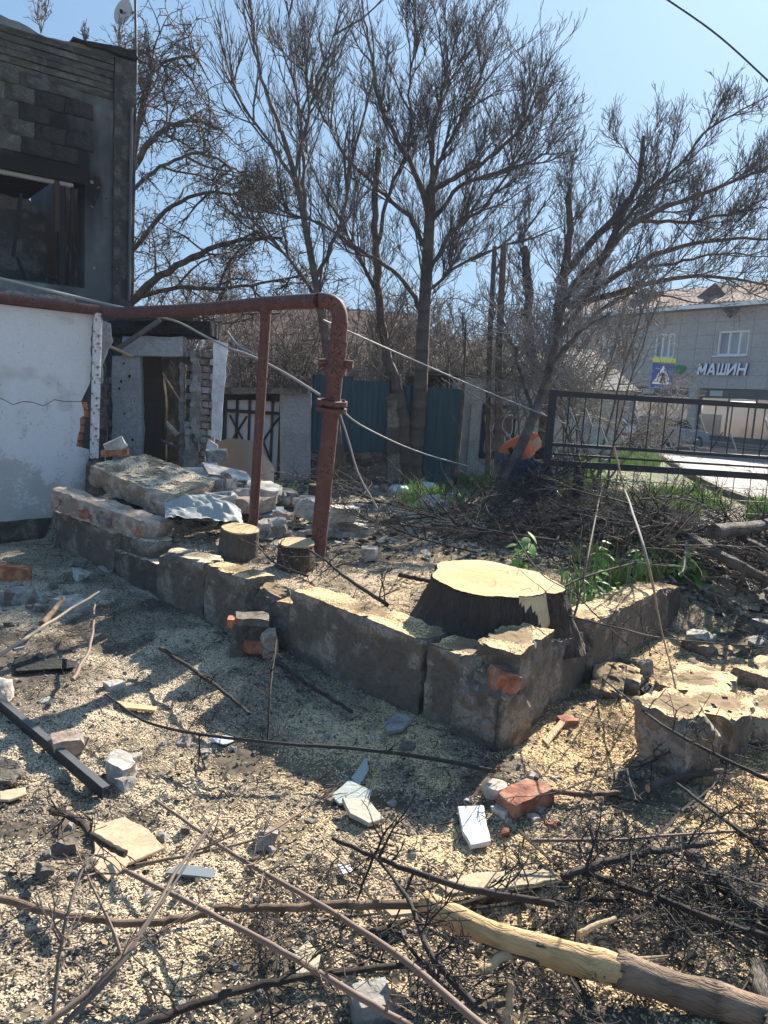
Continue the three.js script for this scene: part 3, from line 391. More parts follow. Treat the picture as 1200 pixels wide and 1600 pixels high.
// ---------------------------------------------------------------- far side of the yard: gate, fence, shed, houses
const backF = new Upright([-4.2, -14.1], [3.2, -14.5]);
function onBack(name, label, cat) { return backF.set(thing(name, label, cat)); }
const bq = (x, y) => backF.uv(x, y), brect = (x0, y0, x1, y1) => [bq(x0, y1), bq(x1, y1), bq(x1, y0), bq(x0, y0)];
{
  const t = onBack('yard_gate', 'white panelled yard gate with dark iron bars beside the concrete pier', 'gate');
  const u0 = bq(349, 700)[0], u1 = bq(438, 700)[0], y1 = bq(400, 623)[1];
  for (let k = 0; k < 5; k++) part('panel', new THREE.BoxGeometry((u1 - u0) / 5 - 0.01, y1 - 0.08, 0.02).translate(u0 + (k + 0.5) * (u1 - u0) / 5, (y1 + 0.08) / 2, -0.05), M.white, t);
  for (const f of [0, 0.22, 0.44, 0.66, 0.84, 1]) part('bar', new THREE.BoxGeometry(f === 0 || f === 1 ? 0.09 : 0.045, y1, 0.05).translate(mixn(u0, u1, f), y1 / 2, 0), M.iron, t);
  for (const y of [0.08, 1.18, y1]) part('rail', new THREE.BoxGeometry(u1 - u0, 0.06, 0.04).translate((u0 + u1) / 2, y, 0.03), M.iron, t);
  for (const [a, b] of [[[0.1, 0.55], [0.4, 1.1]], [[0.4, 0.55], [0.1, 1.1]], [[0.66, 0.6], [0.95, 1.1]], [[0.6, 0.9], [0.84, 0.3]]]) part('brace', tubeGeo([V(mixn(u0, u1, a[0]), a[1], 0.03), V(mixn(u0, u1, b[0]), b[1], 0.03)], 0.02, 6), M.iron, t);
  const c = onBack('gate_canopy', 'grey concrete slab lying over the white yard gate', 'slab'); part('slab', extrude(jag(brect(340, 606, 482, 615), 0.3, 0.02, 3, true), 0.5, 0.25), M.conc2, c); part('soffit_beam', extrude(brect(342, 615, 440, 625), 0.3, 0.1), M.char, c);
  const p = onBack('gate_pier', 'broad bluish grey concrete pier right of the white gate', 'pier'); part('pier', extrude(brect(438, 614, 486, 760), 0.4, 0.12, 0.01), M.plasterGrey, p);
  const b = onBack('fence_base', 'low concrete base wall under the teal metal fence', 'wall'); part('base_wall', extrude([[bq(486, 700)[0], 0], [bq(606, 700)[0], 0], bq(606, 706), bq(486, 708)], 0.3, 0.05), M.concDark, b);
  const pl = onBack('fence_pillar', 'sunlit edged concrete pillar between two teal fence panels', 'pillar'); part('shaft', extrude(brect(604, 622, 628, 760), 0.32, 0.1, 0.012), M.conc, pl); part('cap', extrude([bq(602, 623), bq(630, 623), bq(627, 616), bq(610, 615)], 0.36, 0.12, 0.008), M.conc, pl);
}
function corrugated(u0, u1, y0, y1, z) { const g = new THREE.BufferGeometry(), p = [], ix = []; const st = 0.02, n = Math.ceil((u1 - u0) / st); for (let k = 0; k <= n; k++) { const u = u0 + (u1 - u0) * k / n, ph = (u / 0.2 % 1 + 1) % 1, d = ph < 0.35 ? 0 : ph < 0.45 ? (ph - 0.35) * 0.2 : ph < 0.85 ? 0.02 : (1 - ph) / 0.15 * 0.02; p.push(u, y0, z + d, u, y1, z + d); if (k) { const a = 2 * k - 2; ix.push(a, a + 2, a + 1, a + 1, a + 2, a + 3); } } g.setAttribute('position', new THREE.Float32BufferAttribute(p, 3)); g.setIndex(ix); g.computeVertexNormals(); return boxUV(g); }
function metalFence(label, px0, px1, top, y0, seed) {
  const t = onBack('metal_fence', label, 'fence'), u0 = bq(px0, 700)[0], u1 = bq(px1, 700)[0], y1 = bq((px0 + px1) / 2, top)[1], n = Math.max(1, Math.round((u1 - u0) / 0.8));
  for (let k = 0; k < n; k++) part('sheet', corrugated(mixn(u0, u1, k / n) + 0.004, mixn(u0, u1, (k + 1) / n), y0, y1 - 0.03 * ((k * seed) % 3), -0.06 - 0.006 * (k % 2)), M.teal, t);
  part('rail', new THREE.BoxGeometry(u1 - u0, 0.05, 0.04).translate((u0 + u1) / 2, y1 - 0.3, -0.1), M.iron, t); for (const u of [u0, u1]) part('post', new THREE.BoxGeometry(0.06, y1, 0.06).translate(u, y1 / 2, -0.12), M.iron, t);
}
metalFence('teal corrugated metal fence between the grey pier and the concrete pillar', 486, 605, 588, 0.35, 2);
metalFence('teal corrugated metal fence between the pillar and the graffiti shed', 628, 716, 605, 0.05, 1);
metalFence('dark teal metal fence seen through the ruined doorway', 235, 300, 585, 0.05, 1);
{ // graffiti shed
  const F = new Upright([2.0, -15.6], [5.4, -16.6]), q = (x, y) => F.uv(x, y);
  const t = F.set(thing('graffiti_shed', 'grey rendered shed with bubble graffiti on a dark panel', 'shed'));
  const u0 = q(712, 650)[0], u1 = q(905, 650)[0], yt = q(720, 590)[1];
  part('wall', extrude([[u0, 0], [u1, 0], [u1, yt - 0.15], [u0 + 0.9, yt + 0.02], [u0, yt]], 0.3, 0), M.plasterGrey, t); part('side_wall', new THREE.BoxGeometry(0.25, yt, 3).translate(u0 + 0.13, yt / 2, -1.82), M.concDark, t);
  part('roof', new THREE.BoxGeometry(u1 - u0 + 0.5, 0.1, 3.4).translate((u0 + u1) / 2, yt + 0.08, -1.6), M.conc2, t); part('pilaster', extrude([[u0 + 0.3, 0], [u0 + 0.52, 0], [u0 + 0.52, yt - 0.5], [u0 + 0.3, yt - 0.5]], 0.05, 0.05), M.plasterGrey, t);
  const W = 256, cv = document.createElement('canvas'); cv.width = cv.height = W; const c = cv.getContext('2d'); c.fillStyle = '#2b2b33'; c.fillRect(0, 0, W, W);
  const r = rngOf(4); c.lineWidth = 9; for (const [x, y, rx, ry] of [[60, 75, 38, 52], [135, 70, 42, 50], [200, 85, 38, 55], [70, 180, 45, 50], [150, 175, 40, 58], [215, 190, 34, 48]]) { c.beginPath(); for (let k = 0; k <= 26; k++) { const a = k / 26 * 6.2832, s = 1 + 0.16 * Math.sin(a * 3 + x); const X = x + Math.cos(a) * rx * s, Y = y + Math.sin(a) * ry * s; k ? c.lineTo(X, Y) : c.moveTo(X, Y); } c.closePath(); c.fillStyle = r() < 0.5 ? '#6d5a50' : '#7d6a5c'; c.fill(); c.strokeStyle = r() < 0.7 ? '#a9b2c0' : '#7f8ea2'; c.stroke(); }
  const ct = new THREE.CanvasTexture(cv); ct.colorSpace = THREE.SRGBColorSpace; const a = q(748, 716), b = q(806, 634);
  part('graffiti_panel', new THREE.BoxGeometry(b[0] - a[0], b[1] - a[1], 0.04).translate((a[0] + b[0]) / 2, (a[1] + b[1]) / 2, 0.03), new THREE.MeshStandardMaterial({ map: ct, roughness: 0.8 }), t);
}
function house(name, label, A, C, wallH, ridge, depth, wm, rm, wins) {
  const F = new Upright(A, C), t = F.set(thing(name, label, 'house')), L = F.L;
  part('wall', new THREE.BoxGeometry(L, wallH, depth).translate(L / 2, wallH / 2, -depth / 2), wm, t);
  const roof = new MB(), rows = 14; for (const s of [0, 1]) for (let k = 0; k < rows; k++) { const f0 = k / rows, f1 = (k + 1) / rows, z0 = s ? -depth - 0.4 + f0 * (depth / 2 + 0.4) : 0.4 - f0 * (depth / 2 + 0.4), z1 = s ? -depth - 0.4 + f1 * (depth / 2 + 0.4) : 0.4 - f1 * (depth / 2 + 0.4), y0 = wallH - 0.1 + f0 * ridge, y1 = wallH - 0.1 + f1 * ridge; const g = new THREE.BoxGeometry(L + 0.6, 0.05, Math.hypot(z1 - z0, y1 - y0) + 0.06).rotateX((s ? -1 : 1) * Math.atan2(y1 - y0, Math.abs(z1 - z0))).translate(L / 2, (y0 + y1) / 2 + 0.03, (z0 + z1) / 2); roof.add(g); }
  part('roof', roof.geo(), rm, t); part('gable', extrude([[0, 0], [depth, 0], [depth / 2, ridge]], L - 0.02, 0).rotateY(Math.PI / 2).translate(L - 0.01, wallH - 0.1, 0), wm, t);
  for (const [f, y, w, h] of wins) { const g = part('window', new THREE.BoxGeometry(w, h, 0.06).translate(L * f, y, 0.02), M.white, t); part('pane', new THREE.BoxGeometry(w - 0.16, h - 0.16, 0.02).translate(L * f, y, 0.055), mat([0.03, 0.035, 0.045], { rough: 0.15 }), g); }
  return t;
}
house('tiled_house', 'low house with red tiled roof behind the teal fence', [-5.0, -22.5], [0.6, -23.0], 2.5, 1.9, 6, M.plasterGrey, M.tilesRoof, [[0.3, 1.5, 1.1, 1.2], [0.75, 1.5, 1.1, 1.2]]);
house('slate_house', 'grey roofed house behind the graffiti shed and twin trunks', [1.4, -24], [7.5, -25], 2.3, 1.5, 7, M.plasterGrey, mat([0.13, 0.12, 0.115], { bump: B_rough, bs: 0.01 }), [[0.2, 1.4, 1.2, 1.2]]);
{ const t = thing('satellite_dish', 'white satellite dish on the house behind the twin trunks', 'dish'); const c = P(691, 521, 21), d = []; for (let k = 0; k <= 8; k++) { const a = k / 8 * 0.27; d.push(new THREE.Vector2(a, a * a * 0.9)); } const o = part('reflector', new THREE.LatheGeometry(d, 24), mat([0.7, 0.7, 0.7], { side: THREE.DoubleSide }), t); o.position.copy(c); o.rotation.set(1.2, 0.4, 0); part('pole', tubeGeo([c, V(c.x, 1.6, c.z - 0.2)], 0.03, 6), M.ironGrey, t); part('arm', tubeGeo([c, V(c.x + 0.05, c.y - 0.05, c.z + 0.35)], 0.012, 5), M.ironGrey, t); anchor(t); }

// ---------------------------------------------------------------- shop across the street
{
  const a0 = P(1200, 475, 39), a1 = P(980, 490, 46.4), dx = a1.x - a0.x, dz = a1.z - a0.z, A = [a0.x + dx * 1.55, a0.z + dz * 1.55], C = [a0.x - dx * 0.5, a0.z - dz * 0.5];
  const F = new Upright(A, C), q = (x, y) => F.uv(x, y), L = F.L, top = q(1090, 484)[1];
  const t = F.set(thing('shop', 'two storey beige panelled shop with tiled roof and white sign letters', 'shop'));
  const panelM = mat([0.43, 0.40, 0.37], { map: patches([[0.92, 0.92, 0.92], [1, 1, 1]]), tile: 3, rough: 0.6 }), frameM = mat([0.035, 0.036, 0.04], { rough: 0.4 }), inM = mat([0.30, 0.28, 0.26]);
  const yS = q(1120, 607)[1], wins = [[1118, 1172, 515, 556], [1020, 1056, 520, 560], [930, 960, 524, 562]].map(w => { const b = q(w[0], w[3]), c = q(w[1], w[2]); return [b[0], c[0], b[1], c[1]]; });
  const fronts = [[1087, 1275], [985, 1074], [893, 968]].map(f => [q(f[0], 650)[0], Math.min(L - 0.6, q(f[1], 650)[0])]);
  // wall behind the panels, pierced by windows and shop fronts
  part('wall', extrude([[0, 0], [L, 0], [L, top], [0, top]], 0.3, -0.03, 0, [...wins.map(w => [[w[0], w[2]], [w[1], w[2]], [w[1], w[3]], [w[0], w[3]]]), ...fronts.map(f => [[f[0], 0.35], [f[1], 0.35], [f[1], yS], [f[0], yS]])]), inM, t);
  const rowsY = []; for (let y = yS; y < top - 0.05; y += (top - yS) / 6) rowsY.push(y);
  const pw = 1.08, ph = (top - yS) / 6;
  for (const y of rowsY) for (let u = 0; u < L - 0.2; u += pw) { // panels cut round the windows
    let x0 = u + 0.012, x1 = Math.min(L, u + pw) - 0.012, y0 = y + 0.012, y1 = y + ph - 0.012; let pieces = [[x0, x1, y0, y1]];
    for (const w of wins) pieces = pieces.flatMap(([a, b, c, d]) => { if (b <= w[0] || a >= w[1] || d <= w[2] || c >= w[3]) return [[a, b, c, d]]; const o = []; if (a < w[0]) o.push([a, w[0], c, d]); if (b > w[1]) o.push([w[1], b, c, d]); const aa = Math.max(a, w[0]), bb = Math.min(b, w[1]); if (c < w[2]) o.push([aa, bb, c, w[2]]); if (d > w[3]) o.push([aa, bb, w[3], d]); return o; });
    for (const [a, b, c, d] of pieces) if (b - a > 0.04 && d - c > 0.04) part('panel', boxUV(new THREE.BoxGeometry(b - a, d - c, 0.025).translate((a + b) / 2, (c + d) / 2, -0.012)), panelM, t);
  }
  const edges = [0, ...fronts.slice().reverse().flat(), L]; for (let k = 0; k < edges.length; k += 2) for (let y = 0.3; y < yS - 0.1; y += 1.15) part('panel', boxUV(new THREE.BoxGeometry(edges[k + 1] - edges[k], Math.min(1.13, yS - y - 0.01), 0.08).translate((edges[k] + edges[k + 1]) / 2, y + Math.min(1.13, yS - y - 0.01) / 2, 0.02)), panelM, t);
  part('plinth', new THREE.BoxGeometry(L, 0.32, 0.5).translate(L / 2, 0.16, 0), M.conc, t);
  for (const w of wins) { const fr = part('window', new MB().box((w[0] + w[1]) / 2, w[2] + 0.05, -0.12, w[1] - w[0], 0.1, 0.1).box((w[0] + w[1]) / 2, w[3] - 0.05, -0.12, w[1] - w[0], 0.1, 0.1).box(w[0] + 0.05, (w[2] + w[3]) / 2, -0.12, 0.1, w[3] - w[2] - 0.2, 0.1).box(w[1] - 0.05, (w[2] + w[3]) / 2, -0.12, 0.1, w[3] - w[2] - 0.2, 0.1).box(mixn(w[0], w[1], 0.37), (w[2] + w[3]) / 2, -0.12, 0.08, w[3] - w[2] - 0.2, 0.1).box(mixn(w[0], w[1], 0.70), (w[2] + w[3]) / 2, -0.12, 0.08, w[3] - w[2] - 0.2, 0.1).geo(), M.white, t);
    for (const [f0, f1] of [[0.06, 0.35], [0.39, 0.68], [0.72, 0.94]]) part('pane', new THREE.BoxGeometry((f1 - f0) * (w[1] - w[0]), w[3] - w[2] - 0.2, 0.01).translate(mixn(w[0], w[1], (f0 + f1) / 2), (w[2] + w[3]) / 2, -0.15), M.glass, fr);
    part('curtain', new THREE.BoxGeometry(w[1] - w[0], w[3] - w[2], 0.02).translate((w[0] + w[1]) / 2, (w[2] + w[3]) / 2, -0.45), mat([0.35, 0.36, 0.38]), t); part('sill', new THREE.BoxGeometry(w[1] - w[0] + 0.2, 0.05, 0.2).translate((w[0] + w[1]) / 2, w[2] - 0.03, 0.09), M.white, t); }
  // shop fronts with the room behind
  part('room_back', new THREE.BoxGeometry(L, yS + 0.6, 0.1).translate(L / 2, (yS + 0.6) / 2, -5), inM, t); part('room_floor', new THREE.BoxGeometry(L - 0.1, 0.1, 4.6).translate(L / 2, 0.3, -2.65), inM, t); part('room_ceiling', new THREE.BoxGeometry(L - 0.1, 0.1, 4.6).translate(L / 2, yS + 0.15, -2.65), inM, t);
  for (const u of [0.1, L - 0.1]) part('end_wall', new THREE.BoxGeometry(0.2, top, 8).translate(u, top / 2, -4.35), inM, t);
  fronts.forEach((f, i) => {
    const sf = part('shop_front', new MB().box((f[0] + f[1]) / 2, yS - 0.25, -0.2, f[1] - f[0], 0.5, 0.14).box((f[0] + f[1]) / 2, 0.5, -0.2, f[1] - f[0], 0.3, 0.14).box(f[0] + 0.1, yS / 2, -0.2, 0.2, yS - 0.9, 0.14).box(f[1] - 0.06, yS / 2, -0.2, 0.12, yS - 0.9, 0.14).geo(), frameM, t);
    const n = Math.max(2, Math.round((f[1] - f[0]) / 1.6)); for (let k = 0; k < n; k++) { const c0 = mixn(f[0] + 0.2, f[1] - 0.12, k / n), c1 = mixn(f[0] + 0.2, f[1] - 0.12, (k + 1) / n); part('pane', new THREE.BoxGeometry(c1 - c0 - 0.06, yS - 1.15, 0.012).translate((c0 + c1) / 2, 0.65 + (yS - 1.15) / 2, -0.2), M.glass, sf); if (k) part('mullion', new THREE.BoxGeometry(0.05, yS - 1.15, 0.1).translate(c0, 0.65 + (yS - 1.15) / 2, -0.2), frameM, sf); }
    const lamp = part('lamp_tube', new THREE.BoxGeometry(1.5, 0.07, 0.1).translate(f[0] + 1.6, yS - 0.62, -1.6), new THREE.MeshStandardMaterial({ color: 0xffffff, emissive: 0xffffff, emissiveIntensity: 1.6 }), t);
    const pl = new THREE.PointLight(0xfff4e6, 6, 0, 2); pl.position.set(f[0] + 1.6, yS - 0.85, -1.6); pl.castShadow = true; t.add(pl); pl.name = 'lamp_light';
    part('display_cabinet', new THREE.BoxGeometry(1.4, 1.4, 0.8).translate(f[0] + 3.2, 1.05, -2.6), [M.woodGrey, frameM, M.plasterGrey][i], t); part('notice', new THREE.BoxGeometry(0.75, 0.28, 0.02).translate(f[0] + 1.0, yS - 0.25, -0.11), mat([0.45, 0.46, 0.42]), sf);
  });
  // roof of rolled tiles, rows and ridges
  const rf = new THREE.PlaneGeometry(L + 1.2, 5.2, 420, 40), pp = rf.attributes.position; for (let k = 0; k < pp.count; k++) { const x = pp.getX(k), y = pp.getY(k) + 2.6, row = y / 0.34; pp.setXYZ(k, x + L / 2, top + 0.12 + y * 0.34 + 0.05 * (1 - (row % 1)) + 0.035 * Math.abs(Math.sin(x / 0.28 * Math.PI)), 0.75 - y * 0.94); } rf.computeVertexNormals(); part('roof', boxUV(rf), M.tilesRoof, t);
  part('eave_board', new THREE.BoxGeometry(L + 1.2, 0.2, 0.06).translate(L / 2, top + 0.05, 0.72), M.white, t); part('soffit', new THREE.BoxGeometry(L + 1.2, 0.05, 1.05).translate(L / 2, top - 0.03, 0.2), mat([0.2, 0.15, 0.12]), t); part('back_wall', new THREE.BoxGeometry(L, top + 1.6, 0.2).translate(L / 2, (top + 1.6) / 2, -8.4), inM, t);
  for (const [pa, pb, pk] of [[1050, 1122, 449], [948, 1000, 458]]) { const b = q(pa, 475), c = q(pb, 470), d = q((pa + pb) / 2 + 8, pk); const g = part('dormer', extrude([[b[0], top + 0.5], [c[0], top + 0.5], [d[0], d[1] + 0.4]], 3, -1.2), mat([0.10, 0.06, 0.05]), t); }
  const w = q(1147, 490); part('vent_hood', new THREE.ConeGeometry(0.45, 0.5, 4).rotateX(Math.PI).rotateY(Math.PI / 4).translate(w[0], top - 0.35, 0.3), frameM, t);
  // sign letters: blue returns with white faces
  const glyph = { М: [[[0, 0], [0.2, 0], [0.2, 0.6], [0.42, 0.12], [0.58, 0.12], [0.8, 0.6], [0.8, 0], [1, 0], [1, 1], [0.78, 1], [0.5, 0.42], [0.22, 1], [0, 1]]], А: [[[0, 0], [0.22, 0], [0.3, 0.22], [0.7, 0.22], [0.78, 0], [1, 0], [0.62, 1], [0.38, 1]], [[0.37, 0.4], [0.63, 0.4], [0.5, 0.76]]], Ш: [[[0, 0], [1.2, 0], [1.2, 1], [1, 1], [1, 0.2], [0.7, 0.2], [0.7, 1], [0.5, 1], [0.5, 0.2], [0.2, 0.2], [0.2, 1], [0, 1]]], И: [[[0, 0], [0.2, 0], [0.8, 0.66], [0.8, 0], [1, 0], [1, 1], [0.8, 1], [0.2, 0.34], [0.2, 1], [0, 1]]], Н: [[[0, 0], [0.2, 0], [0.2, 0.4], [0.8, 0.4], [0.8, 0], [1, 0], [1, 1], [0.8, 1], [0.8, 0.6], [0.2, 0.6], [0.2, 1], [0, 1]]], Х: [[[0, 0], [0.24, 0], [0.5, 0.38], [0.76, 0], [1, 0], [0.62, 0.5], [1, 1], [0.76, 1], [0.5, 0.62], [0.24, 1], [0, 1], [0.38, 0.5]]] };
  const blue = mat([0.03, 0.06, 0.25], { rough: 0.4 });
  const word = (s, pa, pb, yt, yb) => { const a = q(pa, yb), b = q(pb, yt), hh = b[1] - a[1], adv = (b[0] - a[0]) / s.length; [...s].forEach((ch, k) => { const [o, hole] = glyph[ch]; const T = o2 => o2.map(([x, y]) => [a[0] + adv * k + x * adv * (ch === 'Ш' ? 0.76 : 0.86) + y * 0.12 * hh, a[1] + y * hh]); const bd = part('letter', extrude(T(o), 0.14, 0.16, 0, hole ? [T(hole)] : []), blue, t); part('letter_face', extrude(T(o), 0.02, 0.182, 0, hole ? [T(hole)] : []), mat([0.85, 0.86, 0.9], { rough: 0.4 }), bd); }); };
  word('МАШИН', 1092, 1172, 568, 586); word('ИХ', 918, 946, 566, 584);
  const gq = q(1062, 577); part('leaf_emblem', extrude(Array.from({ length: 18 }, (_, k) => { const a = k / 18 * 6.283; return [gq[0] + Math.cos(a) * 0.42 * (1 + 0.2 * Math.sin(2 * a)), gq[1] + Math.sin(a) * 0.24]; }), 0.1, 0.1), mat([0.02, 0.24, 0.07]), t, 'green emblem left of the sign letters');
}
{ // crossing sign in front of the shop
  const t = thing('crossing_sign', 'blue pedestrian crossing sign with white triangle on a thin post', 'road sign'), d = 30, c = P(1035, 588, d), b = G(1035, 735); const h = 0.42;
  part('post', tubeGeo([V(c.x, 0, c.z - 0.05), V(c.x, c.y + 0.5, c.z - 0.05)], 0.035, 8), M.ironGrey, t); part('plate', new THREE.BoxGeometry(2 * h, 2.3 * h, 0.03).translate(c.x, c.y, c.z), mat([0.02, 0.07, 0.28], { rough: 0.4 }), t); part('top_band', new THREE.BoxGeometry(2.1 * h, 0.16, 0.03).translate(c.x, c.y + 1.2 * h + 0.1, c.z), mat([0.55, 0.62, 0.05]), t);
  const tri = part('triangle', extrude([[-0.38, -0.3], [0.38, -0.3], [0, 0.42]], 0.01, 0.028), M.white, t); tri.position.copy(c);
  const fig = part('figure', extrude([[-0.1, -0.26], [-0.02, -0.26], [0.02, -0.12], [0.08, -0.26], [0.15, -0.26], [0.06, 0.06], [0.1, 0.0], [0.13, 0.02], [0.05, 0.13], [-0.05, 0.13], [-0.12, 0.02], [-0.09, 0], [-0.04, 0.05]], 0.01, 0.04), M.black, t); fig.position.copy(c); anchor(t);
}
function car(label, pos, yaw, body, stripe) {
  const t = thing('parked_car', label, 'car'); const bm = new THREE.MeshPhysicalMaterial({ color: new THREE.Color().setRGB(...body), roughness: 0.35, clearcoat: 1 }), gl = mat([0.02, 0.022, 0.026], { rough: 0.1 }), ty = M.black;
  part('body', extrude([[-2.1, 0.28], [2.1, 0.28], [2.15, 0.62], [2.0, 0.82], [1.15, 0.94], [-1.7, 0.98], [-2.05, 0.9], [-2.15, 0.6]], 1.66, 0.83, 0.05), bm, t); part('cabin', extrude([[1.1, 0.93], [0.45, 1.42], [-1.1, 1.46], [-1.75, 0.97]], 1.44, 0.72, 0.05), bm, t);
  for (const z of [0.745, -0.725]) { part('side_window', extrude([[0.9, 0.96], [0.4, 1.36], [-0.25, 1.38], [-0.25, 0.96]], 0.02, z), gl, t); part('side_window', extrude([[-0.33, 0.96], [-0.33, 1.38], [-1.05, 1.38], [-1.5, 1.0]], 0.02, z), gl, t); if (stripe) part('stripe', new THREE.BoxGeometry(4.0, 0.12, 0.01).translate(0, 0.62, z > 0 ? 0.836 : -0.836), mat(stripe), t); }
  part('windscreen', new THREE.BoxGeometry(0.02, 0.62, 1.3).rotateZ(0.92).translate(0.82, 1.19, 0), gl, t); part('rear_window', new THREE.BoxGeometry(0.02, 0.6, 1.3).rotateZ(-0.95).translate(-1.47, 1.22, 0), gl, t);
  for (const x of [-1.3, 1.32]) for (const z of [-0.74, 0.74]) { const wh = part('wheel', new THREE.CylinderGeometry(0.31, 0.31, 0.2, 22).rotateX(Math.PI / 2).translate(x, 0.31, z), ty, t); part('rim', new THREE.CylinderGeometry(0.19, 0.19, 0.21, 14).rotateX(Math.PI / 2).translate(x, 0.31, z), M.ironGrey, wh); }
  for (const z of [-0.6, 0.6]) part('headlight', new THREE.BoxGeometry(0.06, 0.14, 0.34).translate(2.1, 0.68, z), M.white, t);
  put(t, pos, yaw); return t;
}
{ const a = P(942, 690, 34), b = P(1040, 690, 37); car('white car with a red side stripe behind the gate and twigs', V(a.x, 0.03, a.z), -0.1, [0.6, 0.62, 0.66], [0.4, 0.03, 0.03]); car('silver car parked in the shade by the shop front', V(b.x, 0.03, b.z), 0.55, [0.3, 0.31, 0.33]); }

// ---------------------------------------------------------------- iron gate and wire mesh on the right
{
  const F = new Upright([1.66, -8.0], [4.8, -7.9]), q = (x, y) => F.uv(x, y), t = F.set(thing('iron_gate', 'dark iron gate frame with thin rods and wire mesh below', 'gate')), L = F.L;
  const bar = (nm, u0, u1, y, h, d, m = M.iron, z = 0) => part(nm, boxUV(new THREE.BoxGeometry(u1 - u0, h, d).translate((u0 + u1) / 2, y, z)), m, t);
  bar('top_rail', 0, L, 1.74, 0.055, 0.05); bar('middle_rail', 0.02, L, 1.22, 0.035, 0.04); bar('middle_rail', 0.02, L, 1.12, 0.022, 0.03); bar('thick_rail', -0.04, L, 1.03, 0.065, 0.06, M.iron, 0.06); bar('bottom_rail', 0.3, L, 0.18, 0.04, 0.04);
  part('post', boxUV(new THREE.BoxGeometry(0.07, 1.77, 0.06).translate(0.0, 0.89, 0)), M.iron, t); part('post', boxUV(new THREE.BoxGeometry(0.09, 1.03, 0.08).translate(0.33, 0.5, 0.05)), M.iron, t);
  const r = rngOf(8); let k = 0; for (let u = 0.17; u < L; u += 0.165, k++) { part('rod', tubeGeo([V(u, 1.2, 0), V(u, 1.72, 0)], 0.007, 6), M.iron, t); if (k % 2 === 0 || r() < 0.3) { const y = k % 4 < 2 ? 1.52 : 1.36; part('slanted_strip', tubeGeo([V(u + 0.0, y + 0.09, 0.02), V(u + 0.085, y - 0.09, 0.02)], 0.009, 5), M.cable, t); } if (k % 3 === 0) part('slanted_strip', tubeGeo([V(u, 1.28, 0.02), V(u + 0.09, 1.45, 0.02)], 0.007, 5), M.iron, t); }  // paler slanted strips: sunlight on the bars is put into their colour
  for (let u = 0.05; u < L; u += 0.17) part('mesh_wire', tubeGeo([V(u, 0.16, 0.02), V(u + 0.01 * (r() - 0.5), 0.6, 0.03), V(u, 1.02, 0.02)], 0.005, 4), M.iron, t); for (let y = 0.25; y < 1.0; y += 0.13) part('mesh_wire', tubeGeo([V(-0.02, y, 0.026), V(L * 0.5, y - 0.01, 0.03), V(L, y, 0.026)], 0.004, 4), M.iron, t);
}
// ---------------------------------------------------------------- two people
function figure(bones, cell, inflate = 0) { // bones: [a, b, ra, rb]; smooth union meshed on a grid
  const b = new THREE.Box3(); for (const [p, q2, r1, r2] of bones) { b.expandByPoint(p); b.expandByPoint(q2); } b.expandByScalar(0.2 + inflate); const c = b.getCenter(V()), sz = b.getSize(V()), half = Math.max(sz.x, sz.y, sz.z) / 2, n = Math.min(96, Math.ceil(2 * half / cell)), mc = new MarchingCubes(n, new THREE.MeshStandardMaterial(), false, false, 120000);
  mc.isolation = 0; const p = V(), ba = V(), pa = V();
  for (let z = 0; z < n; z++) for (let y = 0; y < n; y++) for (let x = 0; x < n; x++) {
    p.set((x - n / 2) / (n / 2), (y - n / 2) / (n / 2), (z - n / 2) / (n / 2)).multiplyScalar(half).add(c); let e = 0; const K = 26;
    for (const [A, B, r1, r2] of bones) { ba.copy(B).sub(A); pa.copy(p).sub(A); const h = Math.max(0, Math.min(1, pa.dot(ba) / Math.max(1e-9, ba.lengthSq()))); const d = pa.addScaledVector(ba, -h).length() - mixn(r1, r2, h) - inflate; e += Math.exp(-K * Math.min(d, 1)); }
    mc.field[z * n * n + y * n + x] = Math.log(e) / K;
  }
  mc.update(); const cnt = mc.count, g = new THREE.BufferGeometry(); const pos = new Float32Array(cnt * 3), nor = new Float32Array(cnt * 3);
  for (let k = 0; k < cnt; k++) { for (let m = 0; m < 3; m++) { pos[3 * k + m] = mc.positionArray[3 * k + m] * half + [c.x, c.y, c.z][m]; nor[3 * k + m] = mc.normalArray[3 * k + m]; } }
  g.setAttribute('position', new THREE.BufferAttribute(pos, 3)); g.setAttribute('normal', new THREE.BufferAttribute(nor, 3)); return boxUV(g);
}
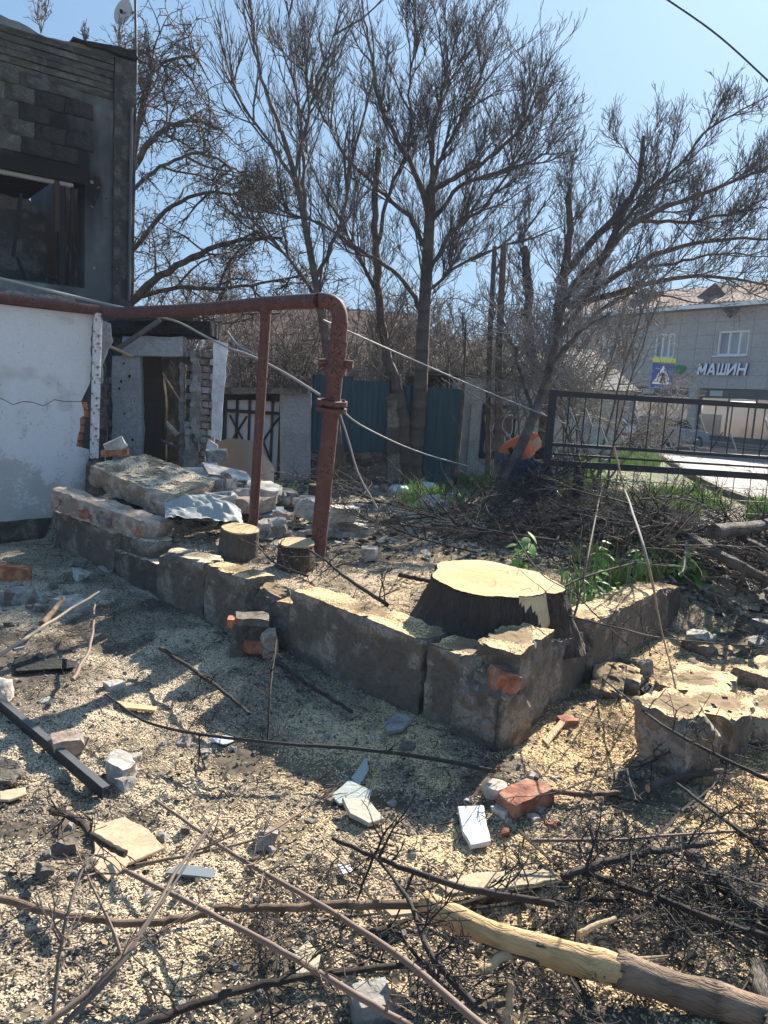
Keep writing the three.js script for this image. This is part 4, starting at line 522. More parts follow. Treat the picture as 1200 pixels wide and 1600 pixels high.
function person(label, J, M2) {
  const t = thing('person', label, 'person'), cl = a => a.map(([x, y, r1, r2]) => [J[x], J[y], r1, r2]);
  const leg = s => [['hip' + s, 'knee' + s, 0.085, 0.06], ['knee' + s, 'ank' + s, 0.058, 0.042]], arm = s => [['sh' + s, 'el' + s, 0.052, 0.043], ['el' + s, 'wr' + s, 0.042, 0.03]];
  const torso = [['pel', 'waist', 0.14, 0.13], ['waist', 'chest', 0.13, 0.15], ['shL', 'shR', 0.07, 0.07]];
  const hand = s => { const w = J['wr' + s], d = w.clone().sub(J['el' + s]).normalize(), o = []; const palm = w.clone().addScaledVector(d, 0.07); o.push([w, palm, 0.03, 0.036]); const side = V(d.z, 0, -d.x).normalize(); for (let k = 0; k < 4; k++) { const b = palm.clone().addScaledVector(side, (k - 1.5) * 0.018), L = [0.07, 0.085, 0.08, 0.06][k]; const m = b.clone().addScaledVector(d, L * 0.55), e = m.clone().addScaledVector(d, L * 0.4).addScaledVector(side.clone().cross(d), 0.015); o.push([b, m, 0.0095, 0.009], [m, e, 0.009, 0.008]); } o.push([w.clone().addScaledVector(side, 0.025), palm.clone().addScaledVector(side, 0.06), 0.012, 0.009]); return o; };
  const head = [[J.neck, J.head, 0.055, 0.075], [J.head, J.head.clone().addScaledVector(J.face, 0.03), 0.098, 0.085], [J.head.clone().addScaledVector(J.face, 0.09), J.head.clone().addScaledVector(J.face, 0.115), 0.018, 0.012]];
  part('body', figure([...cl([...torso, ['chest', 'neck', 0.1, 0.06], ...leg('L'), ...leg('R'), ...arm('L'), ...arm('R')]), ...head, ...hand('L'), ...hand('R')], 0.016), mat([0.45, 0.28, 0.2], { rough: 0.6 }), t);
  part('jacket', figure(cl([...torso, ['chest', 'neck', 0.11, 0.05], ...arm('L'), ...arm('R')]), 0.02, 0.024), M2.jacket, t); part('trousers', figure(cl([['pel', 'hipL', 0.13, 0.09], ['pel', 'hipR', 0.13, 0.09], ...leg('L'), ...leg('R')]), 0.02, 0.017), M2.trousers, t);
  part('cap', figure([[J.head.clone().addScaledVector(J.face, -0.045), J.head.clone().addScaledVector(J.face, -0.02).add(V(0, 0.04, 0)), 0.108, 0.1]], 0.012), M2.cap, t);
  for (const s of ['L', 'R']) part('boot', figure([[J['ank' + s], J['ank' + s].clone().add(V(0, -0.05, 0)), 0.055, 0.05], [J['ank' + s].clone().add(V(0, -0.05, 0)), J['ank' + s].clone().add(V(J.face.x, 0, J.face.z).normalize().multiplyScalar(0.17)).add(V(0, -0.06, 0)), 0.05, 0.04]], 0.016), M.black, t);
  if (M2.extra) M2.extra(t); anchor(t); return t;
}
{
  const d = 10.6, o = (x, y, dd = 0) => P(x, y, d + dd), navy = mat([0.016, 0.022, 0.045], { bump: B_rough, bs: 0.01, tile: 0.3 });
  const gy = V(0, 0, 0); const foot = (px, dz) => { const p = P(px, 790, d + dz); return V(p.x, groundH(p.x, p.z) + 0.09, p.z); };
  person('person in dark navy clothes crouching behind the brush beside the gate', { pel: o(812, 752), waist: o(820, 738), chest: o(842, 730, -0.05), neck: o(850, 722, -0.1), head: o(851, 716, -0.2), face: V(0.75, -0.6, -0.2).normalize(), shL: o(843, 731, 0.2), shR: o(840, 733, -0.25), elL: o(858, 752, 0.2), elR: o(858, 757, -0.3), wrL: o(866, 775, 0.1), wrR: o(868, 780, -0.2), hipL: o(812, 755, 0.1), hipR: o(812, 757, -0.12), kneeL: o(838, 762, 0.18), kneeR: o(840, 765, -0.22), ankL: foot(822, 0.15), ankR: foot(824, -0.2) }, { jacket: navy, trousers: navy, cap: mat([0.012, 0.013, 0.018]) });
  const e = 11.9, w = (x, y, dd = 0) => P(x, y, e + dd), og = mat([0.62, 0.13, 0.045], { bump: B_rough, bs: 0.008, tile: 0.3, rough: 0.7 }); const f2 = (px, dz) => { const p = P(px, 780, e + dz); return V(p.x, groundH(p.x, p.z) + 0.09, p.z); };
  person('person in an orange work jacket with dark straps bending behind the trunk', { pel: w(792, 718), waist: w(800, 706), chest: w(818, 698, -0.05), neck: w(827, 694, -0.08), head: w(833, 690, -0.1), face: V(0.75, -0.55, -0.35).normalize(), shL: w(819, 699, 0.2), shR: w(817, 700, -0.22), elL: w(829, 716, 0.2), elR: w(826, 720, -0.25), wrL: w(836, 735, 0.1), wrR: w(832, 738, -0.2), hipL: w(792, 720, 0.1), hipR: w(792, 722, -0.1), kneeL: w(790, 748, 0.1), kneeR: w(787, 750, -0.12), ankL: f2(786, 0.1), ankR: f2(780, -0.12) }, { jacket: og, trousers: mat([0.05, 0.055, 0.09]), cap: og, extra: t => { for (const [a, b] of [[[797, 700, -0.2], [801, 722, -0.22]], [[820, 695, -0.24], [826, 714, -0.3]]]) part('strap', tubeGeo([w(...a), w((a[0] + b[0]) / 2 + 2, (a[1] + b[1]) / 2, a[2] - 0.03), w(...b)], 0.035, 8), M.black, t); } });
}

// ---------------------------------------------------------------- bare trees
// one wandering shoot; returns its points
function shoot(r, start, dir, len, n, wiggle, up, curl = 0) {
  const pts = [start.clone()], d = dir.clone().normalize(), p = start.clone(), ax = V(r() - 0.5, r() - 0.5, r() - 0.5).normalize();
  for (let k = 0; k < n; k++) { d.x += (r() - 0.5) * wiggle; d.y += (r() - 0.5) * wiggle + up / n; d.z += (r() - 0.5) * wiggle; if (curl) d.applyAxisAngle(ax, curl * (r() - 0.2) / n); d.normalize(); p.addScaledVector(d, len / n); pts.push(p.clone()); }
  return pts;
}
// twigs of several orders along a limb, all into one mesh
function twigs(r, mb, pts, rad, o, level = 0) {
  const n = Math.round(o.count[level] * (0.7 + 0.6 * r())), d = V(), q = V();
  for (let k = 0; k < n; k++) {
    const f = mixn(o.from ?? 0.15, 1, r()), s = f * (pts.length - 1), i = Math.min(pts.length - 2, Math.floor(s)); q.copy(pts[i]).lerp(pts[i + 1], s - i); d.copy(pts[i + 1]).sub(pts[i]).normalize();
    const side = V(r() - 0.5, r() - 0.5, (r() - 0.5) * (o.flat ?? 1)).normalize(); const dir = d.clone().multiplyScalar(o.fwd ?? 0.7).addScaledVector(side, o.spread ?? 0.8); dir.y += (o.lift ?? 0.2);
    const len = o.len[level] * (0.45 + 0.9 * r()) * (1 - 0.35 * f), w = Math.min(o.rad[level], rad * 0.8) * (0.75 + 0.4 * r()), seg = level + 1 < o.count.length ? 6 : 4;
    const c = shoot(r, q, dir, len, seg, o.wiggle ?? 0.35, o.up ?? 0.4, o.curl ?? 0); mb.tube(c, t => Math.max(o.tip, w * (1 - 0.75 * t)), level === 0 ? 4 : 3);
    if (level + 1 < o.count.length) twigs(r, mb, c, w, o, level + 1);
  }
}
function tree(name, label, seed, trunkPts, trunkR, limbs, o, m = M.barkFar, tm = M.twig, group) {
  const t = thing(name, label, 'tree', group), r = rngOf(seed), tw = new MB();
  const tp = smooth(trunkPts, 22); part('trunk', tubeGeo(tp, s => mixn(trunkR[0], trunkR[1], Math.min(1, s)) * (1 + 0.5 * Math.exp(-s * 18)), 12, true), m, t); twigs(r, tw, tp, trunkR[1], { ...o, from: o.trunkFrom ?? 0.45 });
  for (const [pts, r0, r1] of limbs) { const lp = smooth(pts, Math.max(10, pts.length * 4)).map(p => p.add(V((r() - 0.5) * 0.05, (r() - 0.5) * 0.05, (r() - 0.5) * 0.05))); part('limb', tubeGeo(lp, s => mixn(r0, r1, s), 8, true), m, t); twigs(r, tw, lp, r0, o); }
  const c = part('crown', tw.geo(), tm, t); c.userData.kind = 'stuff'; c.userData.label = 'bare twigs'; return anchor(t);
}
const PL = (a, d0, d1) => a.map(([x, y], k) => P(x, y, mixn(d0, d1, k / (a.length - 1))));
{
  const up = { count: [12, 8, 5, 2], len: [1.35, 0.8, 0.42, 0.2], rad: [0.019, 0.0095, 0.0056, 0.0042], tip: 0.0036, fwd: 0.8, spread: 0.62, lift: 0.1, up: 0.45, wiggle: 0.3 };
  tree('leafless_tree', 'tall leafless tree with twin trunks in front of the teal fence', 11, PL([[643, 757], [648, 715], [655, 640], [660, 540], [665, 450], [671, 350], [674, 290]], 14.3, 14.3), [0.155, 0.085], [
    [PL([[640, 755], [633, 690], [626, 625], [612, 580], [600, 530], [592, 470], [588, 390], [585, 310], [592, 230]], 14.2, 14.6), 0.12, 0.05],
    [PL([[671, 340], [652, 275], [618, 215], [590, 150], [578, 70], [565, 0]], 14.3, 13.6), 0.055, 0.012], [PL([[674, 300], [690, 245], [722, 185], [750, 120], [748, 60]], 14.3, 14.8), 0.05, 0.01],
    [PL([[674, 300], [720, 272], [775, 240], [822, 190], [842, 140]], 14.3, 13.8), 0.05, 0.01], [PL([[670, 355], [720, 292], [785, 268], [850, 243], [868, 215]], 14.3, 15.2), 0.045, 0.008],
    [PL([[668, 395], [640, 340], [598, 300], [545, 250], [505, 180], [470, 95]], 14.3, 15), 0.05, 0.012], [PL([[664, 440], [700, 372], [760, 318], [800, 255], [812, 200]], 14.3, 13.7), 0.045, 0.008],
    [PL([[661, 490], [622, 430], [560, 388], [500, 350], [440, 330]], 14.3, 13.7), 0.045, 0.01], [PL([[592, 470], [560, 400], [530, 340], [500, 290], [470, 215]], 14.4, 15), 0.04, 0.01],
    [PL([[588, 390], [610, 300], [640, 220], [640, 130], [655, 60]], 14.5, 14.2), 0.04, 0.01], [PL([[674, 290], [676, 220], [690, 150], [700, 80]], 14.3, 14.4), 0.05, 0.01], [PL([[664, 460], [710, 420], [770, 390], [830, 370]], 14.3, 14.8), 0.035, 0.008]], up);
  tree('slender_tree', 'slender leafless tree with long wands behind the pipe riser', 12, PL([[536, 760], [528, 690], [512, 560], [500, 480], [480, 370], [462, 280], [440, 205]], 13.2, 12.8), [0.085, 0.035], [
    [PL([[440, 205], [412, 130], [397, 50], [390, -40]], 12.8, 12.6), 0.032, 0.01], [PL([[462, 285], [430, 230], [388, 180], [362, 110], [350, 20]], 12.8, 13), 0.03, 0.008], [PL([[476, 345], [472, 240], [462, 130], [446, 0]], 12.9, 12.6), 0.032, 0.008],
    [PL([[460, 275], [482, 180], [505, 95], [545, 15]], 12.8, 13.2), 0.03, 0.008], [PL([[492, 435], [532, 350], [548, 250], [583, 120], [574, -10]], 13, 12.7), 0.035, 0.008], [PL([[500, 480], [450, 400], [400, 350], [360, 290]], 13, 13.5), 0.03, 0.008]],
    { ...up, count: [9, 6, 3], len: [1.6, 0.8, 0.35], up: 0.6, spread: 0.5 }, M.barkFar, M.twig);
  tree('tangled_tree', 'gnarled leafless tree with curling twigs behind the burnt building', 13, [P(196, 760, 15.5), P(196, 600, 15.5), P(198, 480, 15.3), P(200, 380, 15.2), P(204, 270, 15.1)], [0.2, 0.09], [
    [PL([[198, 480], [240, 440], [300, 402], [365, 378], [440, 372]], 15.2, 14.5), 0.085, 0.025], [PL([[203, 270], [240, 215], [272, 194], [315, 190], [350, 205]], 15, 14.6), 0.07, 0.015], [PL([[200, 400], [260, 330], [320, 300], [380, 310], [420, 350]], 15, 15.4), 0.05, 0.012],
    [PL([[204, 270], [225, 150], [250, 100], [300, 90], [330, 130]], 15.1, 15), 0.05, 0.01], [PL([[198, 470], [280, 450], [350, 450], [420, 440], [480, 430]], 15.2, 14.6), 0.05, 0.015], [PL([[204, 300], [250, 260], [310, 240], [360, 260], [400, 290]], 15, 14.5), 0.04, 0.01], [PL([[205, 250], [235, 120], [232, 80]], 15, 15.2), 0.035, 0.008], [PL([[196, 520], [280, 500], [360, 480], [430, 490]], 15.4, 16), 0.05, 0.01]],
    { count: [11, 7, 4, 2], len: [1.35, 0.7, 0.34, 0.16], rad: [0.024, 0.013, 0.008, 0.006], tip: 0.0046, fwd: 0.5, spread: 1, lift: 0.02, up: -0.2, wiggle: 0.55, curl: 2.0, trunkFrom: 0.3 }, M.barkFar, M.twig);
  tree('pollarded_tree', 'big pollarded tree sweeping its limbs to the right above the gate', 14, PL([[848, 748], [852, 690], [856, 605], [864, 540], [880, 450]], 14.6, 14.8), [0.16, 0.11], [
    [PL([[880, 470], [940, 402], [1000, 342], [1085, 308], [1210, 258]], 14.8, 13.6), 0.085, 0.021], [PL([[885, 480], [980, 420], [1080, 380], [1215, 372]], 14.8, 13.8), 0.072, 0.018], [PL([[872, 440], [955, 345], [995, 295], [1008, 212]], 14.8, 15.2), 0.078, 0.039],
    [PL([[890, 480], [1000, 446], [1100, 432], [1215, 446]], 14.8, 14.1), 0.065, 0.016], [PL([[940, 400], [1010, 300], [1060, 260], [1110, 200], [1200, 150]], 14.6, 14.0), 0.039, 0.010], [PL([[850, 605], [828, 540], [826, 460], [820, 385]], 14.6, 14.8), 0.091, 0.078], [PL([[862, 540], [880, 440], [890, 350], [888, 300]], 14.7, 14.9), 0.091, 0.052],
    [PL([[850, 590], [905, 520], [960, 470], [1000, 458], [1080, 470]], 14.6, 14.0), 0.052, 0.013], [PL([[860, 545], [920, 460], [950, 380], [975, 330]], 14.7, 15.2), 0.065, 0.026], [PL([[1000, 345], [1080, 345], [1160, 330], [1210, 322]], 14.2, 13.8), 0.036, 0.010], [PL([[980, 420], [1060, 410], [1130, 395], [1210, 405]], 14.4, 14.2), 0.033, 0.010]],
    { count: [12, 7, 4, 2], len: [1.15, 0.65, 0.34, 0.18], rad: [0.015, 0.0085, 0.0055, 0.0042], tip: 0.0036, fwd: 0.7, spread: 0.6, lift: 0.12, up: 0.45, wiggle: 0.3 }, M.barkFar, M.twig);
  tree('leaning_tree', 'leaning slim trunk with pale bare shoots in front of the orange jacket', 15, PL([[772, 795], [800, 730], [828, 665], [850, 605], [868, 540]], 10.6, 10.9), [0.085, 0.05], [
    [PL([[846, 612], [870, 560], [905, 520], [960, 485]], 10.8, 10.4), 0.035, 0.01], [PL([[835, 650], [815, 590], [800, 530], [770, 470]], 10.8, 11), 0.03, 0.008], [PL([[868, 540], [880, 480], [905, 430]], 10.9, 11), 0.04, 0.01]],
    { count: [10, 5, 3], len: [0.9, 0.4, 0.18], rad: [0.011, 0.0065, 0.0045], tip: 0.003, fwd: 0.5, spread: 0.9, lift: 0.1, up: 0.3, wiggle: 0.4, curl: 0.8 }, M.bark, M.twigGrey);
  const stub = (label, a, b, d, w) => { const t = thing('pollard_tree', label, 'tree', null); part('trunk', tubeGeo(smooth([P(a[0], a[1], d), P((a[0] + b[0]) / 2 - 3, (a[1] + b[1]) / 2, d), P(b[0], b[1], d)], 8), s => w * (1 - 0.2 * s), 10), M.barkFar, t); const r = rngOf(a[0]), m = new MB(); twigs(r, m, [P(a[0], a[1], d), P(b[0], b[1], d)], w, { count: [9, 4], len: [0.9, 0.35], rad: [0.012, 0.007], tip: 0.004, up: 1.2, lift: 0.3, spread: 0.7, fwd: 0.5, from: 0.4 }); const c = part('crown', m.geo(), M.twig, t); c.userData.kind = 'stuff'; anchor(t); };
  stub('sawn off bare trunk, thicker of the pair left of the big pollarded tree', [778, 740], [787, 386], 13, 0.065); stub('sawn off bare trunk, thinner of the pair left of the big pollarded tree', [762, 740], [773, 385], 13.4, 0.05);
  const sap = (label, a, b, d, w) => { const t = thing('sapling', label, 'tree'), r = rngOf(a[0] + 3), m = new MB(), pts = smooth([P(a[0], a[1], d), P((a[0] + b[0]) / 2 + 4, (a[1] + b[1]) / 2, d), P(b[0], b[1], d)], 10); part('trunk', tubeGeo(pts, s => w * (1 - 0.7 * s), 6), M.barkFar, t); twigs(r, m, pts, w, { count: [12, 4], len: [0.7, 0.3], rad: [0.009, 0.006], tip: 0.004, up: 0.6, spread: 0.7, from: 0.3 }); part('crown', m.geo(), M.twig, t).userData.kind = 'stuff'; anchor(t); };
  sap('thin upright sapling standing by the graffiti shed corner', [711, 745], [728, 500], 13.6, 0.045); sap('thin dark sapling just right of the twin trunks', [693, 740], [700, 520], 14.6, 0.03);
}
// thicket of bare shrubs
function shrubProto(seed, stems, h, m, o = {}) {
  const t = thing('bare_shrub', 'x', 'shrub'), r = rngOf(seed), mb = new MB();
  for (let k = 0; k < stems; k++) { const a = r() * 6.283, s = V(Math.cos(a) * 0.15 * r(), 0, Math.sin(a) * 0.15 * r()), st = shoot(r, s, V(Math.cos(a) * 0.55 * r(), 1, Math.sin(a) * 0.55 * r()), h * (0.6 + 0.5 * r()), 9, 0.32, -0.1, 0.5); part('stem', tubeGeo(st, q => 0.02 * (1 - 0.7 * q), 5), M.barkFar, t); twigs(r, mb, st, 0.02, { count: [14, 6, 2], len: [h * 0.34, h * 0.15, h * 0.07], rad: [0.011, 0.007, 0.005], tip: 0.004, fwd: 0.5, spread: 0.9, lift: 0.1, up: 0.1, wiggle: 0.5, curl: 1.0, ...o }); }
  const c = part('twigs', mb.geo(), m, t); c.userData.kind = 'stuff'; scene.remove(t); taken.set('bare_shrub', 0); return t;
}
{
  const pr = [shrubProto(71, 7, 2.6, M.twigGrey), shrubProto(72, 8, 3.0, M.twig), shrubProto(73, 6, 2.3, M.twigGrey, { curl: 1.6 }), shrubProto(74, 5, 2.7, M.twigGrey, { from: 0.5, up: 0.35, curl: 1.2 })], r = rngOf(17);
  const at = [ // x, base depth, variant, scale, label
    [-2.4, 17.2, 1, 1.2, 0], [-1.2, 17.6, 0, 1.25, 0], [0.0, 18, 1, 1.2, 0], [1.2, 17.5, 2, 1.4, 0], [2.2, 18.2, 0, 1.25, 0], [3.2, 18.6, 1, 1.2, 0], [-3.4, 17.8, 2, 1.35, 0], [0.6, 19.5, 1, 1.45, 0], [-0.6, 20, 0, 1.5, 0], [2.8, 20, 2, 1.6, 0], [-4.4, 18.2, 0, 1.5, 0], [-5.2, 17.2, 1, 1.3, 0], [-3.0, 19.4, 1, 1.5, 0], [-1.9, 20.5, 2, 1.7, 0], [1.6, 20.6, 0, 1.6, 0], [3.8, 20.5, 1, 1.5, 0], [-0.2, 17.0, 2, 1.4, 0], [1.9, 17.0, 1, 1.1, 0],
    [3.3, 12.6, 3, 1.25, 1], [3.7, 13.3, 3, 1.2, 1], [2.7, 13.3, 3, 1.15, 1], [4.3, 16.8, 3, 1.3, 1]];
  const lab = ['bare grey shrub in the thicket behind the teal fence', 'tangled bare shrub in the thicket between gate and shop'], grp = ['shrubs behind the teal fence', 'shrubs between the gate and the shop'];
  for (const [x, dz, v, s, l] of at) { const o = pr[v].clone(); o.name = numbered('bare_shrub'); const lb = l ? (x < 3.5 ? 'tangled bare shrub in the thicket just left of the gate post' : 'tangled bare shrub in the thicket between gate and shop') : x < -2.2 ? 'bare grey shrub in the thicket behind the white yard gate' : x < 0.3 ? 'bare grey shrub in the thicket behind the left teal fence' : 'bare grey shrub in the thicket behind the twin trunks'; o.userData = { label: lb, category: 'shrub', group: lb.replace('bare ', 'bare ') + 's' }; scene.add(o); o.position.copy(onG(x, -dz)); o.rotation.y = r() * 6.28; o.scale.setScalar(s); }
}
// weeds on the burnt parapet
for (const [px, py, dd, s, l] of [[64, 52, 9.6, 0.55, 'bare weed sprouting from the highest part of the burnt parapet'], [134, 68, 9.9, 0.22, 'tiny bare weed on the burnt parapet nearest its middle'], [186, 82, 10.1, 0.42, 'bare weed on the burnt parapet beside the antenna mast']]) {
  const t = thing('roof_weed', l, 'weed'), r = rngOf(px), m = new MB(), b = P(px, py, dd); for (let k = 0; k < 4; k++) { const st = shoot(r, b, V((r() - 0.5) * 0.8, 1, (r() - 0.5) * 0.5), s * (0.6 + 0.5 * r()), 6, 0.25, 0.3); m.tube(st, q => 0.006 * (1 - 0.5 * q), 4); twigs(r, m, st, 0.006, { count: [7, 3], len: [s * 0.35, s * 0.14], rad: [0.005, 0.004], tip: 0.003, up: 0.5, spread: 0.8 }); } part('stems', m.geo(), M.twigRed, t); anchor(t);
}

// sawdust lying on the upward faces of a block
const sawM = new THREE.MeshStandardMaterial({ map: rep(GT, 3), color: new THREE.Color().setRGB(1.5, 1.2, 0.84), roughness: 0.95, bumpMap: rep(B_rough, 0.25), bumpScale: 0.006 }), dustM = new THREE.MeshStandardMaterial({ map: rep(GT, 3), color: new THREE.Color().setRGB(1.38, 1.28, 1.18), roughness: 0.95, bumpMap: rep(B_rough, 0.25), bumpScale: 0.006 });
function dustOn(mesh, m = sawM, parent = mesh, lo = 0.93) {
  mesh.updateMatrix(); const P0 = mesh.geometry.attributes.position, U = mesh.geometry.attributes.uv, R = new THREE.Matrix3().getNormalMatrix(mesh.matrix), a = V(), b = V(), c = V(), n = V(), p = [], u = [];
  for (let k = 0; k < P0.count; k += 3) { a.fromBufferAttribute(P0, k); b.fromBufferAttribute(P0, k + 1); c.fromBufferAttribute(P0, k + 2); n.copy(b).sub(a).cross(c.clone().sub(a)).applyMatrix3(R).normalize(); if (n.y < lo - 0.12 * fbm(a.x * 9, a.z * 9 + 3, 2)) continue; [a, b, c].forEach((q, i) => { p.push(q.x, q.y + 0.0025 + 0.004 * fbm(q.x * 22, q.z * 22, 2), q.z); u.push(q.x, q.z); }); }
  if (!p.length) return; const g = new THREE.BufferGeometry(); g.setAttribute('position', new THREE.Float32BufferAttribute(p, 3)); g.setAttribute('uv', new THREE.Float32BufferAttribute(u, 2)); g.computeVertexNormals(); const o = part('sawdust_layer', toCreasedNormals(g, 1.2), m, mesh); o.userData.kind = 'stuff'; return o;
}
// ---------------------------------------------------------------- low broken garden wall
{
  const t = thing('garden_wall', 'low broken concrete garden wall turning a corner below the stump', 'wall'), TH = 0.24;
  const sec = (F, u0, u1, h0, h1, seed, o = {}) => { const L = u1 - u0, hm = Math.max(h0, h1) + 0.06, g = chunk(L, hm, TH * (o.th ?? 1), seed, { rough: (o.rough ?? 0.016), cuts: o.cuts ?? 3, deep: o.deep ?? 0.2, cell: 0.026, bites: Math.round(8 + L * 14) }), p = g.attributes.position; for (let k = 0; k < p.count; k++) { const f = p.getX(k) / L + 0.5, hh = mixn(h0, h1, f); p.setY(k, p.getY(k) / hm * (hh + 0.06) - 0.06); } g.computeVertexNormals(); const q = part('wall_section', boxUV(toCreasedNormals(g, 0.45)), o.m ?? M.conc, t, o.label); put(q, F.at((u0 + u1) / 2, o.y ?? 0, -TH / 2 + (o.dz ?? 0)), F.yaw + (o.yaw ?? 0), 0, o.roll ?? 0); dustOn(q, F === wallL && u1 < 2.6 ? dustM : sawM); return q; };
  const S = s => s * wallL.L;
  sec(wallL, S(-0.04), S(0.2), 0.39, 0.37, 1); sec(wallL, S(0.203), S(0.345), 0.24, 0.26, 2, { m: M.concDark }); sec(wallL, S(0.345), S(0.475), 0.37, 0.39, 3); sec(wallL, S(0.478), S(0.575), 0.39, 0.38, 4, { label: 'section with a slipped face' });
  sec(wallL, S(0.205), S(0.30), 0.10, 0.11, 15, { y: 0.27, dz: -0.05, m: M.conc2, cuts: 5 });
  sec(wallL, S(0.578), S(0.625), 0.36, 0.30, 5, { cuts: 8, deep: 0.3, m: M.concDark, rough: 0.04 }); sec(wallL, S(0.625), S(0.68), 0.29, 0.33, 6, { m: M.conc2, cuts: 6, dz: -0.03 });
  sec(wallL, S(0.672), S(0.893), 0.42, 0.39, 7, { cuts: 2, label: 'long straight section with dark stained face' }); sec(wallL, S(0.902), S(0.962), 0.39, 0.385, 8, { cuts: 2, deep: 0.2 }); sec(wallL, S(0.963), S(1.0), 0.34, 0.24, 19, { cuts: 4, deep: 0.25, m: M.conc2, dz: -0.008 });
  const R = s => s * wallR.L; sec(wallR, R(0.00), R(0.075), 0.26, 0.40, 9, { cuts: 3, deep: 0.2, roll: 0.04, m: M.conc2, label: 'tilted corner piece', dz: -0.02 }); sec(wallR, R(0.06), R(0.22), 0.46, 0.44, 10, { cuts: 3, roll: 0.1, yaw: 0.06, m: M.conc2 }); sec(wallR, R(0.225), R(0.43), 0.37, 0.30, 11, { cuts: 5, deep: 0.3, dz: -0.03, m: M.conc }); sec(wallR, R(0.43), R(0.97), 0.38, 0.35, 12, { cuts: 2, label: 'long straight section running back to the weeds' }); sec(wallR, R(0.975), R(1.12), 0.32, 0.28, 13, { m: M.concDark, cuts: 5 });
  anchor(t);
}
function rubble(name, label, cat, p, w, h, d, seed, m, ry = 0, rx = 0, rz = 0, o = {}, group) { const q = solo(name, chunk(w, h, d, seed, o), m, label, cat, group); put(q, p, ry, rx, rz); if (o.dust) dustOn(q, o.dust); return q; }
rubble('red_brick', 'red brick wedged in the broken corner of the garden wall', 'brick', wallL.at(wallL.L * 0.985, 0.25, -0.085), 0.15, 0.10, 0.12, 71, M.brick, 0.4, 0.1, -0.25, { rough: 0.015, cuts: 6 });
// second low wall on the right
{
  const p = G(1058, 1190); const q = rubble('concrete_block', 'squarish concrete block capped with sawdust, right foreground', 'block', V(1.40, -0.04, -3.36), 0.29, 0.33, 0.32, 81, M.conc, 0.62, 0, 0.02, { dust: sawM, cuts: 4, rough: 0.025, cell: 0.022, bites: 18 });
  rubble('concrete_block', 'low concrete block just behind the squarish foreground block', 'block', V(1.74, -0.05, -3.68), 0.44, 0.24, 0.32, 82, M.conc2, 0.75, 0, -0.03, { dust: sawM, cuts: 5, rough: 0.03, cell: 0.025, bites: 16 });
  rubble('kerb_stone', 'broken kerb piece at the right edge beyond a gap', 'kerb', V(2.06, -0.05, -3.76), 0.5, 0.22, 0.3, 83, M.conc, 0.6, 0, 0.03, { dust: sawM, cuts: 5, rough: 0.03, cell: 0.025, bites: 16 });
  rubble('kerb_stone', 'sawdust covered stone lying in line behind the foreground blocks', 'kerb', V(1.86, -0.04, -4.25), 0.5, 0.14, 0.34, 84, M.conc2, 0.9, 0, 0, { dust: sawM, cuts: 6, rough: 0.03, cell: 0.03, bites: 12 });
  rubble('kerb_stone', 'half buried stone nearest the right edge beneath the brush', 'kerb', V(2.55, -0.04, -4.6), 0.6, 0.13, 0.4, 85, M.conc2, 0.6, 0, 0, { dust: sawM, cuts: 6, rough: 0.03, cell: 0.03, bites: 12 });
  const r = rngOf(19); for (let k = 0; k < 12; k++) rubble('kerb_fragment', 'jagged concrete fragment of the ruined kerb on the right', 'rubble', onG(1.35 + r() * 1.6, -3.75 - r() * 1.7, -0.03), 0.12 + 0.22 * r(), 0.05 + 0.06 * r(), 0.1 + 0.16 * r(), 400 + k, r() < 0.5 ? M.conc : M.conc2, r() * 6.28, 0.2 * r(), 0.2 * r(), { cuts: 7, rough: 0.03, cell: 0.025, dust: sawM, bites: 8 }, 'fragments of the right kerb');
}

